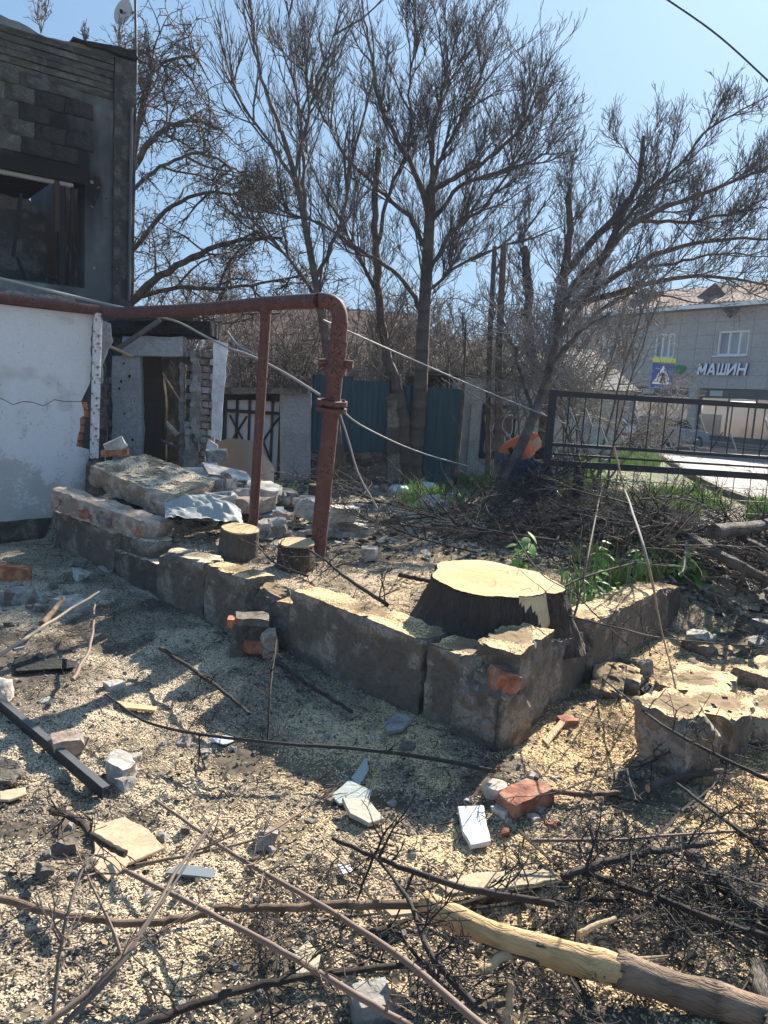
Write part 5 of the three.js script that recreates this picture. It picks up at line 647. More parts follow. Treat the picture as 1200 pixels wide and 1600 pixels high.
// ---------------------------------------------------------------- stump
{
  const t = thing('tree_stump', 'huge freshly sawn tree stump with pale top behind the garden wall', 'stump'), n = 160, cx = 0.66, cz = -4.33, rows = 26;
  const bed = 0.24, rad = (a, f) => { const dx = Math.cos(a), dz = Math.sin(a); const top = 0.365 + 0.05 * dz * dz + 0.02 * Math.sin(a * 3 + 1) + 0.012 * Math.sin(a * 7); const flare = (1 - f) ** 1.3 * (0.09 + 0.045 * Math.sin(a * 5 + 0.6) + (dx < 0 ? 0.10 * dx * dx : 0.0)); return top + flare + 0.012 * (fbm(a * 14, f * 4, 3) - 0.5) + 0.075 * (1 - f * 0.7) * (Math.abs(fbm(a * 7 + f * 0.5, f * 1.3 + 4, 3) - 0.5)) + 0.02 * Math.abs(vn(a * 30, f * 3) - 0.5); };
  const topY = a => 0.605 + 0.015 * Math.cos(a + 2.6), pos = [], uv = [], ix = [];
  const step = a => { const d = Math.atan2(Math.sin(a - 1.02), Math.cos(a - 1.02)); return Math.abs(d) < 0.34 ? 1 : 0; };
  for (let j = 0; j <= rows; j++) for (let i = 0; i <= n; i++) { const a = i / n * 6.2832, f = j / rows, r0 = rad(a, f) - step(a) * 0.045 * f; pos.push(cx + Math.cos(a) * r0, mixn(bed, topY(a), f), cz + Math.sin(a) * r0); uv.push(i / n * 2.7, f * 0.4); if (j && i < n) { const q = (j - 1) * (n + 1) + i, w = q + n + 1; ix.push(q, w, q + 1, w, w + 1, q + 1); } }
  const g = new THREE.BufferGeometry(); g.setAttribute('position', new THREE.Float32BufferAttribute(pos, 3)); g.setAttribute('uv', new THREE.Float32BufferAttribute(uv, 2)); g.setIndex(ix); g.computeVertexNormals(); const bi = [], wi = []; for (let k = 0; k < ix.length; k += 3) { const v = ix[k], i = v % (n + 1), j = Math.floor(v / (n + 1)), a = i / n * 6.2832, f = j / rows, d = a - 1.0; (Math.abs(d) < 0.30 && f > 0.42 + 1.2 * Math.max(0, d + 0.12) + 0.6 * (fbm(a * 14, 2.2, 2) - 0.5) + (d < -0.22 ? 0.25 : 0)) ? wi.push(ix[k], ix[k + 1], ix[k + 2]) : bi.push(ix[k], ix[k + 1], ix[k + 2]); }
  g.setIndex(bi); part('bark', g, M.stumpBark, t, 'dark furrowed bark'); const wg = g.clone(); wg.setIndex(wi); part('cut_face', wg, mat([1.1, 1.2, 1.3], { map: T_wood, bump: B_bark, bs: 0.003, tile: 0.3 }), t, 'fresh wood where bark was sliced off');
  const rings = tex(1024, (u, v) => { const x = u - 0.5, y = v - 0.5, q = Math.hypot(x * 1.02, y) + 0.012 * fbm(u * 6, v * 6, 3), a = Math.atan2(y, x), sw = 0.5 + 0.5 * Math.sin((x * 0.8 + y * 0.6) * 420 + 6 * fbm(u * 9, v * 9, 2)); const ri = 0.5 + 0.5 * Math.sin(q * 260 + 3 * fbm(u * 4, v * 4, 2)), fl = fbm(u * 90, v * 90, 2); const ck = sstep(0.985, 1, Math.cos(a * 3 + 2 * fbm(u * 5, v * 5, 2))) * sstep(0.02, 0.1, q) * sstep(0.34, 0.2, q); const k = 0.72 + 0.11 * ri + 0.10 * sw + 0.35 * (fl - 0.5) - 0.3 * ck + 0.14 * (fbm(u * 7, v * 7, 3) - 0.5); const heart = sstep(0.30, 0.18, q); return [0.66 * k * mixn(1, 0.93, heart), 0.435 * k * mixn(1, 0.86, heart), 0.205 * k * mixn(1, 0.78, heart)]; });
  const tp = [cx, 0.62, cz], tu = [0.5, 0.5], ti = []; const m = 6; for (let j = 1; j <= m; j++) for (let i = 0; i < n; i++) { const a = i / n * 6.2832, r0 = (rad(a, 1) - step(a) * 0.045) * j / m * (j === m ? 0.985 : 1), y = mixn(0.62, topY(a) + 0.004, j / m) + 0.006 * (fbm(Math.cos(a) * r0 * 9, Math.sin(a) * r0 * 9, 2) - 0.5); tp.push(cx + Math.cos(a) * r0, y, cz + Math.sin(a) * r0); tu.push(0.5 + Math.cos(a) * r0, 0.5 + Math.sin(a) * r0); }
  for (let i = 0; i < n; i++) { ti.push(0, 1 + (i + 1) % n, 1 + i); for (let j = 1; j < m; j++) { const a = 1 + (j - 1) * n + i, b = 1 + (j - 1) * n + (i + 1) % n, c = a + n, d = b + n; ti.push(a, b, c, c, b, d); } }
  const tg = new THREE.BufferGeometry(); tg.setAttribute('position', new THREE.Float32BufferAttribute(tp, 3)); tg.setAttribute('uv', new THREE.Float32BufferAttribute(tu, 2)); tg.setIndex(ti); tg.computeVertexNormals(); part('sawn_top', tg, new THREE.MeshStandardMaterial({ map: rings, roughness: 0.85, bumpMap: rep(B_rough, 0.3), bumpScale: 0.002 }), t, 'pale yellow sawn face');
  anchor(t);
}
function logRound(label, px, py, rad, h, o = {}) { // upright log
  const t = thing('log', label, 'log'), b = G(px, py, 0.28), g = new THREE.CylinderGeometry(rad * 0.95, rad * 1.05, h, 28, 6, true), p = g.attributes.position; for (let k = 0; k < p.count; k++) { const a = Math.atan2(p.getZ(k), p.getX(k)), s = 1 + 0.06 * Math.sin(a * 3 + px) + 0.05 * (fbm(Math.cos(a) * 4 + px, Math.sin(a) * 4 + p.getY(k) * 2, 3) - 0.5); p.setX(k, p.getX(k) * s); p.setZ(k, p.getZ(k) * s); } g.computeVertexNormals();
  part('bark', boxUV(g.translate(0, h / 2, 0)), o.bark ?? M.bark, t); part('sawn_end', chunk(rad * 1.86, 0.012, rad * 1.86, px, { rough: 0.002, cuts: 0, cell: 0.06 }), M.wood, t); { const e = t.children[1]; const cg = new THREE.CylinderGeometry(rad * 0.96, rad * 0.96, 0.012, 24).translate(0, h, 0); e.geometry = cg; } put(t, b, o.ry ?? 0, o.rx ?? 0, o.rz ?? 0); return t;
}
logRound('short upright log with an orange sawn end beside the support post', 371, 874, 0.15, 0.25, { rz: -0.08, rx: 0.1 });
logRound('dark upright log standing right at the foot of the riser', 462, 890, 0.14, 0.21, { bark: M.stumpBark, rx: 0.1 });
logRound('small upright log standing behind the riser', 494, 792, 0.10, 0.26, { bark: M.bark });

// ---------------------------------------------------------------- slabs and rubble heap
{
  const W1 = G(232, 770, 0.62);
  rubble('fallen_slab', 'large fallen concrete and brick slab lying tilted on the rubble heap', 'slab', V(-2.12, 0.60, -6.98), 1.05, 0.19, 0.6, 91, M.rubPink, -0.62, 0.16, -0.17, { dust: dustM, rough: 0.03, cuts: 4, deep: 0.35, cell: 0.035, bites: 16 });
  const bb = thing('brick_beam', 'fallen brick beam resting along the top of the garden wall', 'beam'); const a = V(-2.9, 0.60, -6.72), b = V(-1.78, 0.45, -6.1), L = a.distanceTo(b), dir = b.clone().sub(a).normalize(), r = rngOf(7);
  const yaw = Math.atan2(-dir.z, dir.x), rz = Math.asin(dir.y); put(part('plastered_core', chunk(L, 0.17, 0.22, 77, { rough: 0.03, cuts: 4, deep: 0.3, cell: 0.04 }), M.rubPink, bb), V((a.x + b.x) / 2, (a.y + b.y) / 2 - 0.13, (a.z + b.z) / 2), yaw, 0, rz);
  for (let k = 0; k < 5; k++) { const c = a.clone().lerp(b, [0.16, 0.37, 0.56, 0.66, 0.9][k]), w = [0.2, 0.22, 0.22, 0.12, 0.1][k]; put(part('brick', chunk(w, 0.09 + 0.03 * r(), 0.1, 500 + k, { rough: 0.015, cuts: 4, deep: 0.3, cell: 0.04 }), [M.brick, M.brick, M.brickOld, M.brick, M.brickOrange][k], bb), V(c.x - Math.sin(yaw) * -0.062, c.y - 0.11, c.z + Math.cos(yaw) * 0.062), yaw, 0, rz); }
  anchor(bb);
  const cap = thing('plaster_lump', 'white lump of plaster with a red brick base atop the large slab', 'rubble'); const cp = P(180, 712, 7.3); put(part('brick_base', chunk(0.24, 0.06, 0.16, 61, { rough: 0.015, cuts: 4 }), M.brick, cap), cp, 0.2, 0, 0.1); put(part('plaster', chunk(0.19, 0.11, 0.1, 62, { rough: 0.02, cuts: 6, deep: 0.3 }), M.rubWhite, cap), cp.clone().add(V(0.03, 0.05, 0)), 0.3, 0, 0.5); anchor(cap);
  // crumpled tarpaulin
  const g = new THREE.PlaneGeometry(0.62, 0.5, 60, 48), p = g.attributes.position; for (let k = 0; k < p.count; k++) { const x = p.getX(k), y = p.getY(k), wx = 0.12 * fbm(x * 5, y * 5 + 2, 2), n = Math.abs(fbm((x + wx) * 3.4 + 3, (y + wx) * 4.6, 2) - 0.5) * 2; p.setXYZ(k, x, 0.20 * Math.exp(-(x * x * 5 + y * y * 6)) + 0.12 * n + 0.035 * Math.abs(fbm(x * 13 + y * 5, y * 11, 2) - 0.5) * 2, -y + 0.04 * (fbm(x * 12, y * 12 + 5, 2) - 0.5)); } g.computeVertexNormals();
  const tp = solo('tarpaulin', boxUV(toCreasedNormals(g, 0.5)), M.tarp, 'crumpled grey green tarpaulin at the end of the brick beam', 'tarpaulin'); put(tp, V(-1.52, 0.40, -6.35), 0.3, 0.15, -0.05);
  const tn = solo('bent_sheet', (() => { const g2 = new THREE.PlaneGeometry(1.0, 0.8, 24, 18), q = g2.attributes.position; for (let k = 0; k < q.count; k++) { const x = q.getX(k), y = q.getY(k); q.setXYZ(k, x, y + 0.4 - 0.2 * Math.abs(x + 0.15) - (x > 0.2 ? (x - 0.2) * 0.9 : 0), 0.22 * Math.sin(x * 4 + 0.5) + 0.15 * y + 0.04 * fbm(x * 6, y * 6, 2)); } g2.computeVertexNormals(); return boxUV(g2); })(), M.sheetTan, 'bent tan sheet leaning in front of the white gate', 'sheet'); put(tn, onG(-2.05, -10.6, 0.02), 0.1, -0.25, 0);
  const named = [
    [[300, 742], 8.2, 0.62, 0.03, 0.34, M.rubWhite, 'broad pale board on top of the heap below the ruined doorway', 0.2, 0.3, 0.05], [[340, 712], 8.3, 0.22, 0.13, 0.18, M.rubGrey, 'grey chunk perched on a board under the plaster sheet', 0.4, 0, 0.1], [[355, 740], 7.9, 0.5, 0.03, 0.3, M.rub, 'second pale board slanting right of the heap', 0.5, 0.3, -0.2], [[358, 752], 7.7, 0.10, 0.2, 0.1, M.rubPink, 'pinkish upright fragment beside the support post', 0.3, 0, 0.2], [[330, 775], 7.2, 0.34, 0.08, 0.18, M.rubPink, 'long pale stone block beside the large slab', -0.6, 0.2, -0.3], [[378, 792], 7.1, 0.3, 0.05, 0.24, mat([0.30, 0.36, 0.30], { bump: B_rough, bs: 0.004 }), 'dull green plate on the heap left of the support post', 0.4, 0.5, 0], [[423, 775], 7.6, 0.2, 0.14, 0.14, M.rubWhite, 'pale block just right of the support post', 0.2, 0, 0], [[450, 775], 8.2, 0.2, 0.13, 0.16, M.rubGrey, 'rounded grey lump behind the support post', 0, 0.2, 0], [[540, 803], 6.9, 0.26, 0.13, 0.2, M.rubWhite, 'white block with chipped face right of the riser', 0.15, 0, 0], [[437, 824], 6.6, 0.18, 0.14, 0.13, M.rubWhite, 'white tilted block between support post and riser', 0.5, 0, 0.35], [[578, 866], 5.9, 0.135, 0.11, 0.12, M.rubWhite, 'small white cube alone on the sawdust right of the riser', -0.3, 0, 0.06], [[418, 800], 7.0, 0.3, 0.03, 0.2, mat([0.30, 0.38, 0.46]), 'blue grey flat sheet between post and riser', 0.2, 0.25, 0], [[345, 792], 7.0, 0.3, 0.12, 0.2, M.rubGrey, 'dark angular rubble piece beside the tarpaulin', 0.4, 0.2, 0.3]];
  named.forEach(([px, d, w, h, dd, m, l, ry, rx, rz], k) => { const q = P(px[0], px[1], d); rubble('rubble_piece', l, 'rubble', q.add(V(0, -h / 2, 0)), w, h, dd, 600 + k, m, ry, rx, rz, { rough: 0.015, cuts: 5, deep: 0.3, cell: 0.05 }); });
  const gr = (lab, grp, n, seed, pick, sz, ms) => { const r2 = rngOf(seed); for (let k = 0; k < n; k++) { const [x, z, y] = pick(r2), w = sz[0] + sz[1] * r2() * r2(); rubble('rubble', lab, 'rubble', onG(x, z, (y ?? 0) - w * 0.12), w * (0.9 + 0.6 * r2()), w * (0.4 + 0.4 * r2()), w * (0.7 + 0.5 * r2()), seed * 50 + k, ms[Math.floor(r2() * ms.length)], r2() * 6.28, 0.5 * (r2() - 0.5), 0.5 * (r2() - 0.5), { rough: 0.018, cuts: 6, deep: 0.35, cell: w < 0.12 ? 0.05 : 0.06 }, grp); } };
  gr('broken masonry lump in the heap below the ruined doorway', 'lumps of the rubble heap', 95, 21, q => { const a = q() * 6.28, s = Math.sqrt(q()); return [-1.1 + Math.cos(a) * s * 0.95, -7.35 + Math.sin(a) * s * 0.9, 0.22 * (1 - s)]; }, [0.07, 0.26], [M.rub, M.rubGrey, M.rubWhite, M.rubWhite, M.rubPink, M.brickOld]);
  gr('loose masonry lump scattered between the riser and the fence', 'lumps between riser and fence', 46, 22, q => [-1.3 + q() * 3.2, -6.4 - q() * 4.2], [0.05, 0.18], [M.rub, M.rubGrey, M.rubWhite, M.rubWhite]);
  gr('pale rubble lump lying among the brush before the trees', 'lumps before the trees', 34, 23, q => [0 + q() * 2.6, -9 - q() * 2.6], [0.09, 0.28], [M.rubGrey, M.rubWhite, M.rub]);
  gr('small stone on the open ground left of the garden wall', 'stones on the open ground', 60, 24, q => { const x = -2.7 + q() * 2.9; return [x, -2.0 - q() * (x < -1.2 ? 3.6 : 1.6)]; }, [0.025, 0.07], [M.rub, M.rubGrey, M.conc, M.rubGrey]);
  gr('small chunk of rubble at the foot of the wall corner', 'chunks at the wall corner', 18, 25, q => [0.4 + q() * 0.45, -3.25 + q() * 0.5], [0.02, 0.06], [M.rubGrey, M.rubWhite, M.rub, M.brick]);
  gr('dusty chunk of rubble at the foot of the white outbuilding', 'chunks by the white outbuilding', 30, 26, q => [-3.3 + q() * 1.3, -6.6 + q() * 1.2], [0.05, 0.16], [M.rubGrey, M.conc, M.rub, M.brickOld]);
  gr('stone half hidden under the brush on the far right', 'stones under the right brush', 26, 27, q => [2.3 + q() * 1.8, -4.6 - q() * 2.2], [0.06, 0.2], [M.rubGrey, M.conc, M.rub]);
}
// pale blue plastic heap before the twin trunks
for (const [px, py, d, w, l] of [[668, 772, 10.6, 0.34, 'pale blue crumpled bag, largest before the twin trunks'], [622, 775, 10.4, 0.3, 'rounded pale blue bag left of the largest one'], [708, 785, 10.4, 0.26, 'bluish white scrap right of the largest bag']]) { const g = new THREE.IcosahedronGeometry(w / 2, 4), p = g.attributes.position; for (let k = 0; k < p.count; k++) { const x = p.getX(k), y = p.getY(k), z = p.getZ(k), s = 0.75 + 0.7 * Math.abs(fbm(x * 9 + px, z * 9 + y * 7, 3) - 0.3); p.setXYZ(k, x * s * 1.2, y * s * 0.85, z * s); } const q = solo('plastic_bag', boxUV(toCreasedNormals(g, 0.5)), mat([0.45, 0.56, 0.68], { rough: 0.45 }), l, 'bag'); const b = GG(px, py); put(q, b.add(V(0, w * 0.25, 0))); }

// ---------------------------------------------------------------- debris in the foreground
const flat = (name, label, cat, pix, th, m, seed, tilt = [0, 0], dy = 0.006, jg = 0.02) => { // a thin broken plate lying on the ground, outline surveyed on the ground
  const hc = GG(...pix.reduce((a, p) => [a[0] + p[0] / pix.length, a[1] + p[1] / pix.length], [0, 0])).y, pts = pix.map(([x, y]) => G(x, y, hc)), c = pts.reduce((a, p) => a.add(p), V(0, 0, 0)).divideScalar(pts.length); const o = solo(name, boxUV(extrude(jag(pts.map(p => [p.x - c.x, -(p.z - c.z)]), 0.05, jg, seed, true), th, 0, Math.min(0.003, th / 3)).rotateX(-Math.PI / 2).translate(0, th, 0)), m, label, cat); put(o, V(c.x, c.y + dy, c.z), 0, tilt[0], tilt[1]); return o; };
flat('chipboard', 'tan piece of chipboard with a notched edge, left foreground', 'board', [[140, 1290], [165, 1298], [195, 1290], [232, 1310], [258, 1338], [200, 1360], [168, 1383], [142, 1360], [148, 1340]], 0.012, M.card, 3, [0.06, 0.03], 0.02, 0.012);
flat('white_board', 'bright white broken panel on the sawdust below the wall corner', 'panel', [[714, 1274], [755, 1274], [766, 1325], [735, 1330], [722, 1310]], 0.02, mat([0.66, 0.65, 0.63], { bump: B_rough, bs: 0.004, tile: 0.2 }), 4, [0.08, 0.04], 0.015, 0.008);
flat('broken_tile', 'pale greenish broken tile, topmost of three in the wall shadow', 'tile', [[548, 1222], [572, 1198], [576, 1212], [560, 1232]], 0.012, mat([0.40, 0.43, 0.39], { bump: B_rough, bs: 0.003, tile: 0.2 }), 5, [0.2, 0], 0.02, 0.006); flat('broken_tile', 'pale greenish broken tile, middle of three in the wall shadow', 'tile', [[515, 1250], [545, 1232], [580, 1248], [575, 1262], [530, 1262]], 0.012, mat([0.40, 0.43, 0.39], { bump: B_rough, bs: 0.003, tile: 0.2 }), 6, [0.15, 0.1], 0.02, 0.006); flat('broken_tile', 'broken tile with sunlit cream edge, lowest of three by the wall shadow', 'tile', [[533, 1265], [570, 1262], [600, 1288], [575, 1296], [545, 1285]], 0.02, mat([0.44, 0.41, 0.33], { bump: B_rough, bs: 0.003, tile: 0.2 }), 7, [0.12, -0.1], 0.02, 0.006);
flat('plastic_scrap', 'white bluish scrap lying in the wall shadow at left centre', 'scrap', [[324, 1160], [350, 1153], [378, 1158], [350, 1168]], 0.006, mat([0.62, 0.66, 0.7]), 8, [0, 0], 0.01, 0.004);
flat('cardboard', 'cream torn cardboard scrap among the lower twigs', 'scrap', [[458, 1505], [480, 1488], [500, 1510], [495, 1535], [462, 1532]], 0.004, mat([0.6, 0.52, 0.36]), 9, [0.15, 0.1], 0.03, 0.006);
flat('plywood', 'cream broken plywood lying behind the peeled log', 'board', [[680, 1400], [740, 1382], [862, 1378], [868, 1400], [790, 1412], [700, 1420]], 0.014, mat([0.46, 0.37, 0.24], { map: patches([[0.7, 0.7, 0.7], [1, 1, 1]], 16), tile: 0.4 }), 10, [-0.08, 0.04], 0.04, 0.012);
flat('plywood', 'small cream wood sheet at the sawn end of the peeled log', 'board', [[590, 1435], [640, 1425], [652, 1448], [610, 1452]], 0.012, mat([0.46, 0.37, 0.24]), 11, [0.1, 0], 0.04, 0.01);
flat('roofing_scrap', 'tan torn roofing scrap beside the squarish concrete block', 'scrap', [[1052, 1062], [1075, 1068], [1110, 1085], [1100, 1098], [1070, 1085]], 0.006, mat([0.55, 0.36, 0.18]), 12, [0.3, 0.1], 0.04, 0.008);
flat('felt_scrap', 'black felt scrap lying at the left edge of the open ground', 'scrap', [[22, 1032], [60, 1028], [122, 1038], [118, 1048], [60, 1052], [24, 1054]], 0.01, M.char, 13, [0, 0], 0.012, 0.012);
flat('felt_scrap', 'dark shingle scraps right of the wall corner', 'scrap', [[985, 1075], [1000, 1068], [1028, 1090], [1015, 1096]], 0.01, M.char, 14, [0.1, 0.1], 0.03, 0.012);
flat('sheet_scrap', 'blue grey sheet scrap lying just right of the chipboard', 'scrap', [[258, 1372], [280, 1356], [338, 1366], [330, 1380]], 0.008, mat([0.16, 0.19, 0.22]), 15, [0, 0], 0.012, 0.006);
flat('plank', 'flat grey plank at the left edge below the steel angle', 'board', [[0, 1195], [25, 1205], [42, 1224], [20, 1236], [0, 1232]], 0.018, M.conc2, 16, [0.15, 0.2], 0.03, 0.006); flat('plank', 'tan wood offcut at the left edge', 'board', [[0, 1242], [40, 1240], [42, 1252], [14, 1260], [0, 1258]], 0.012, M.card, 17, [0, 0.1], 0.015, 0.006);
flat('splinter_board', 'pale splinter of wood beside the wall corner on the right', 'board', [[846, 1160], [874, 1138], [882, 1142], [856, 1168]], 0.012, M.woodPale, 18, [0.1, 0.1], 0.02, 0.004); flat('splinter_board', 'long yellowish bark strip on the open ground', 'board', [[180, 1102], [205, 1106], [245, 1112], [242, 1118], [195, 1114]], 0.014, M.wood, 19, [0, 0], 0.015, 0.006);
flat('white_chip', 'small white chip among the twigs left of the peeled log', 'scrap', [[526, 1362], [545, 1360], [552, 1372], [535, 1376]], 0.008, M.white, 20, [0.1, 0], 0.02, 0.004);
flat('slate_piece', 'grey slate piece in the wall shadow near the wall face', 'scrap', [[600, 1135], [622, 1124], [645, 1134], [628, 1146], [606, 1148]], 0.02, M.rubGrey, 21, [0.1, 0.1], 0.01, 0.008);
{
  const B = (name, l, cat, px, py, w, h, d, seed, m, ry, rz = 0, o) => rubble(name, l, cat, GG(px, py, -0.015), w, h, d, seed, m, ry, 0, rz, o ?? { cuts: 4, rough: 0.012, cell: 0.04 });
  B('pale_block', 'pale block with a square face, left of the two on open ground', 'block', 107, 1180, 0.13, 0.11, 0.11, 31, M.rubPink, 0.5, 0.05); B('pale_block', 'pale tilted block, right of the two on open ground', 'block', 186, 1212, 0.15, 0.10, 0.11, 32, M.rub, -0.5, -0.1, { cuts: 7, rough: 0.015, cell: 0.04 });
  B('pale_block', 'pale block cut by the left edge above the steel angle', 'block', 0, 1090, 0.12, 0.11, 0.12, 33, M.rub, 0.3); B('pale_block', 'flat pale stone beside the pipe shadow', 'block', 178, 1075, 0.1, 0.05, 0.08, 34, M.rub, 0.7); B('red_brick', 'broken orange brick at the left edge by the outbuilding', 'brick', 22, 902, 0.24, 0.12, 0.14, 35, M.brickOrange, 0.3, 0, { cuts: 7, rough: 0.02, cell: 0.05 });
  B('red_brick', 'red brick lying below the wall corner', 'brick', 820, 1258, 0.21, 0.085, 0.12, 36, M.brick, 0.55, 0.12, { cuts: 5, rough: 0.012, cell: 0.04 }); B('red_brick', 'small red brick shard right of the wall corner', 'brick', 886, 1132, 0.1, 0.05, 0.07, 37, M.brick, 0.3); B('pale_block', 'white lump beside the red brick below the wall corner', 'block', 777, 1240, 0.1, 0.06, 0.08, 38, M.rubWhite, 0.8, 0, { cuts: 7, rough: 0.02, cell: 0.03 });
  B('pale_block', 'bluish grey lump low among the bottom twigs', 'block', 580, 1580, 0.12, 0.07, 0.1, 39, M.rubGrey, 0.3, 0, { cuts: 7, rough: 0.02 });
  B('pale_block', 'pale grey upright slab behind the foreground block on the right', 'block', 1008, 1052, 0.09, 0.09, 0.05, 41, M.rubGrey, 0.3, 0.2);
  // brick pillar fragment in front of the gap
  const t = thing('pillar_fragment', 'broken chunk of plastered brick pillar standing by the wall gap', 'rubble'), b = GG(392, 1018, -0.01);
  put(part('mortar_core', chunk(0.22, 0.2, 0.16, 51, { cuts: 7, rough: 0.04, deep: 0.3, cell: 0.035 }), M.concDark, t), b.clone(), 0.2); put(part('brick', chunk(0.12, 0.07, 0.08, 52, { cuts: 3, rough: 0.01, cell: 0.04 }), M.brick, t), b.clone().add(V(0.03, 0.04, 0.09)), 0.2); put(part('brick', chunk(0.1, 0.06, 0.1, 53, { cuts: 4, rough: 0.01, cell: 0.04 }), M.brickOrange, t), b.clone().add(V(-0.09, 0.17, 0.04)), 0.1); put(part('mortar', chunk(0.09, 0.16, 0.07, 54, { cuts: 5, rough: 0.02, cell: 0.04 }), M.rubPink, t), b.clone().add(V(0.13, 0.02, 0.08)), 0.4, 0, 0.1); put(part('mortar', chunk(0.2, 0.05, 0.15, 55, { cuts: 5, rough: 0.02, cell: 0.04 }), M.conc, t), b.clone().add(V(0, 0.19, 0)), 0.2); anchor(t);
  // steel angle
  const st = thing('steel_angle', 'grey steel angle bar lying on the ground at the left', 'bar'), p0 = GG(-40, 1078), p1 = GG(160, 1252), L = p0.distanceTo(p1), c = p0.clone().lerp(p1, 0.5); part('upright_flange', boxUV(new THREE.BoxGeometry(L, 0.045, 0.006).translate(0, 0.026, 0)), M.iron, st); part('flat_flange', boxUV(new THREE.BoxGeometry(L, 0.006, 0.032).translate(0, 0.052, -0.016)), M.ironGrey, st); put(st, c.add(V(0, 0.005, 0)), Math.atan2(-(p1.z - p0.z), p1.x - p0.x), 0, 0);
}
// sticks and branches surveyed one by one
function stick(name, label, pix, r0, r1, m, o = {}) {
  const jt = Math.max(r0, r1) < 0.011 ? 0.003 : 0.010, t = thing(name, label, o.cat ?? 'branch'), r = rngOf(o.seed ?? Math.round(pix[0][0] * 7 + pix[0][1])), pts = smooth(pix.map(([x, y, h = 0.02]) => { const g = G(x, y, h + bedAt(G(x, y, 0.1).x, G(x, y, 0.1).z)); return V(g.x, Math.max(g.y, groundH(g.x, g.z) + r1), g.z); }), Math.max(8, pix.length * 5)).map((p, k) => k ? p.add(V((r() - 0.5) * jt, (r() - 0.5) * jt * 0.7, (r() - 0.5) * jt)) : p);
  part('stem', tubeGeo(pts, s => mixn(r0, r1, s), o.sides ?? 7), m, t); if (o.end) part('sawn_end', tubeGeo([pts[0].clone().lerp(pts[1], -0.02), pts[0].clone().lerp(pts[1], 0.02)], r0 * 0.97, 10), o.end, t);
  if (o.tw) { const mb = new MB(); twigs(r, mb, pts, r0, { count: [o.tw, 4, 2], len: [o.tl ?? 0.28, 0.13, 0.06], rad: [0.005, 0.0034, 0.0025], tip: 0.0016, fwd: 0.6, spread: 0.8, lift: 0.12, up: 0.0, wiggle: 0.4, ...o.to }); part('twigs', mb.geo(), o.tm ?? m, t).userData.kind = 'stuff'; }
  return anchor(t);
}
stick('rod', 'long brown rod bowed across the left foreground', [[-30, 1398, 0.06], [120, 1432, 0.06], [230, 1443, 0.05], [325, 1428, 0.06]], 0.012, 0.011, M.barkBrown, { cat: 'rod' });
stick('rod', 'straight brown rod continuing to the butt of the peeled log', [[335, 1420, 0.05], [480, 1416, 0.05], [655, 1412, 0.05]], 0.010, 0.015, M.barkBrown, { cat: 'rod' });
stick('branch', 'long straight reddish wand slanting to the bottom edge, lower of two', [[195, 1360, 0.16], [330, 1428, 0.16], [420, 1475, 0.16], [520, 1533, 0.16], [650, 1610, 0.15]], 0.0075, 0.009, M.twigRed, { tw: 3, tl: 0.12 });
stick('branch', 'long straight reddish wand slanting to the bottom edge, upper of two', [[243, 1250, 0.05], [370, 1338, 0.1], [480, 1402, 0.14], [620, 1492, 0.16], [760, 1610, 0.18]], 0.006, 0.010, M.twigRed, { tw: 4, tl: 0.12 });
stick('branch', 'grey brown forked wand rising from the lower left corner', [[60, 1610, 0.06], [150, 1540, 0.1], [225, 1448, 0.14], [280, 1355, 0.18], [345, 1270, 0.22]], 0.009, 0.004, M.twigRed, { tw: 3 });
stick('branch', 'thin wand crossing beside the forked wand in lower left', [[100, 1600, 0.05], [170, 1530, 0.12], [240, 1430, 0.17], [330, 1290, 0.22]], 0.007, 0.003, M.twig, {});
stick('branch', 'thin nearly upright twig standing near the left bottom edge', [[82, 1605, 0.04], [92, 1500, 0.15], [108, 1420, 0.25], [140, 1330, 0.3]], 0.006, 0.003, M.twig, { tw: 3, tl: 0.1 });
stick('branch', 'long black twig lying across the wall shadow', [[165, 1085, 0.03], [240, 1132, 0.03], [420, 1160, 0.04], [560, 1170, 0.04], [680, 1186, 0.05], [775, 1205, 0.06]], 0.006, 0.010, M.twigDark, { tw: 5, tl: 0.14 });
stick('branch', 'thin upright dark twig before the pillar fragment', [[418, 1155, 0.01], [422, 1080, 0.18], [432, 1000, 0.30]], 0.006, 0.005, M.twigDark, { tw: 3, tl: 0.1 });
stick('branch', 'thick dark stick leaning from the wall gap into the shadow', [[430, 1032, 0.03], [490, 1075, 0.03], [550, 1112, 0.02]], 0.012, 0.009, M.barkDark, {}); stick('branch', 'dark bent stick at the edge of the wall shadow', [[250, 1013, 0.03], [330, 1066, 0.03], [390, 1115, 0.02]], 0.013, 0.009, M.barkDark, { tw: 3, tl: 0.12 });
stick('branch', 'long pale stick slanting at the left near the outbuilding', [[-10, 1030, 0.02], [90, 965, 0.10], [155, 925, 0.18]], 0.012, 0.008, M.twigPale, {}); stick('branch', 'curved pale brown stick left of the pipe shadow', [[113, 1062, 0.01], [140, 1010, 0.04], [148, 945, 0.10]], 0.012, 0.007, M.twigRed, {}); stick('branch', 'short broken brown stick near the outbuilding foot', [[66, 975, 0.02], [85, 952, 0.05], [100, 935, 0.07]], 0.022, 0.014, M.barkBrown, {});
stick('branch', 'dark thick stick lying across the chipboard', [[80, 1268, 0.03], [115, 1278, 0.05], [150, 1310, 0.06], [195, 1335, 0.06]], 0.012, 0.013, M.barkDark, { tw: 4, tl: 0.14, tm: M.twigDark }); stick('branch', 'thin twig from the chipboard towards the broken tiles', [[212, 1352, 0.04], [300, 1335, 0.06], [400, 1310, 0.06], [495, 1252, 0.05]], 0.006, 0.004, M.twigRed, { tw: 3, tl: 0.1 });
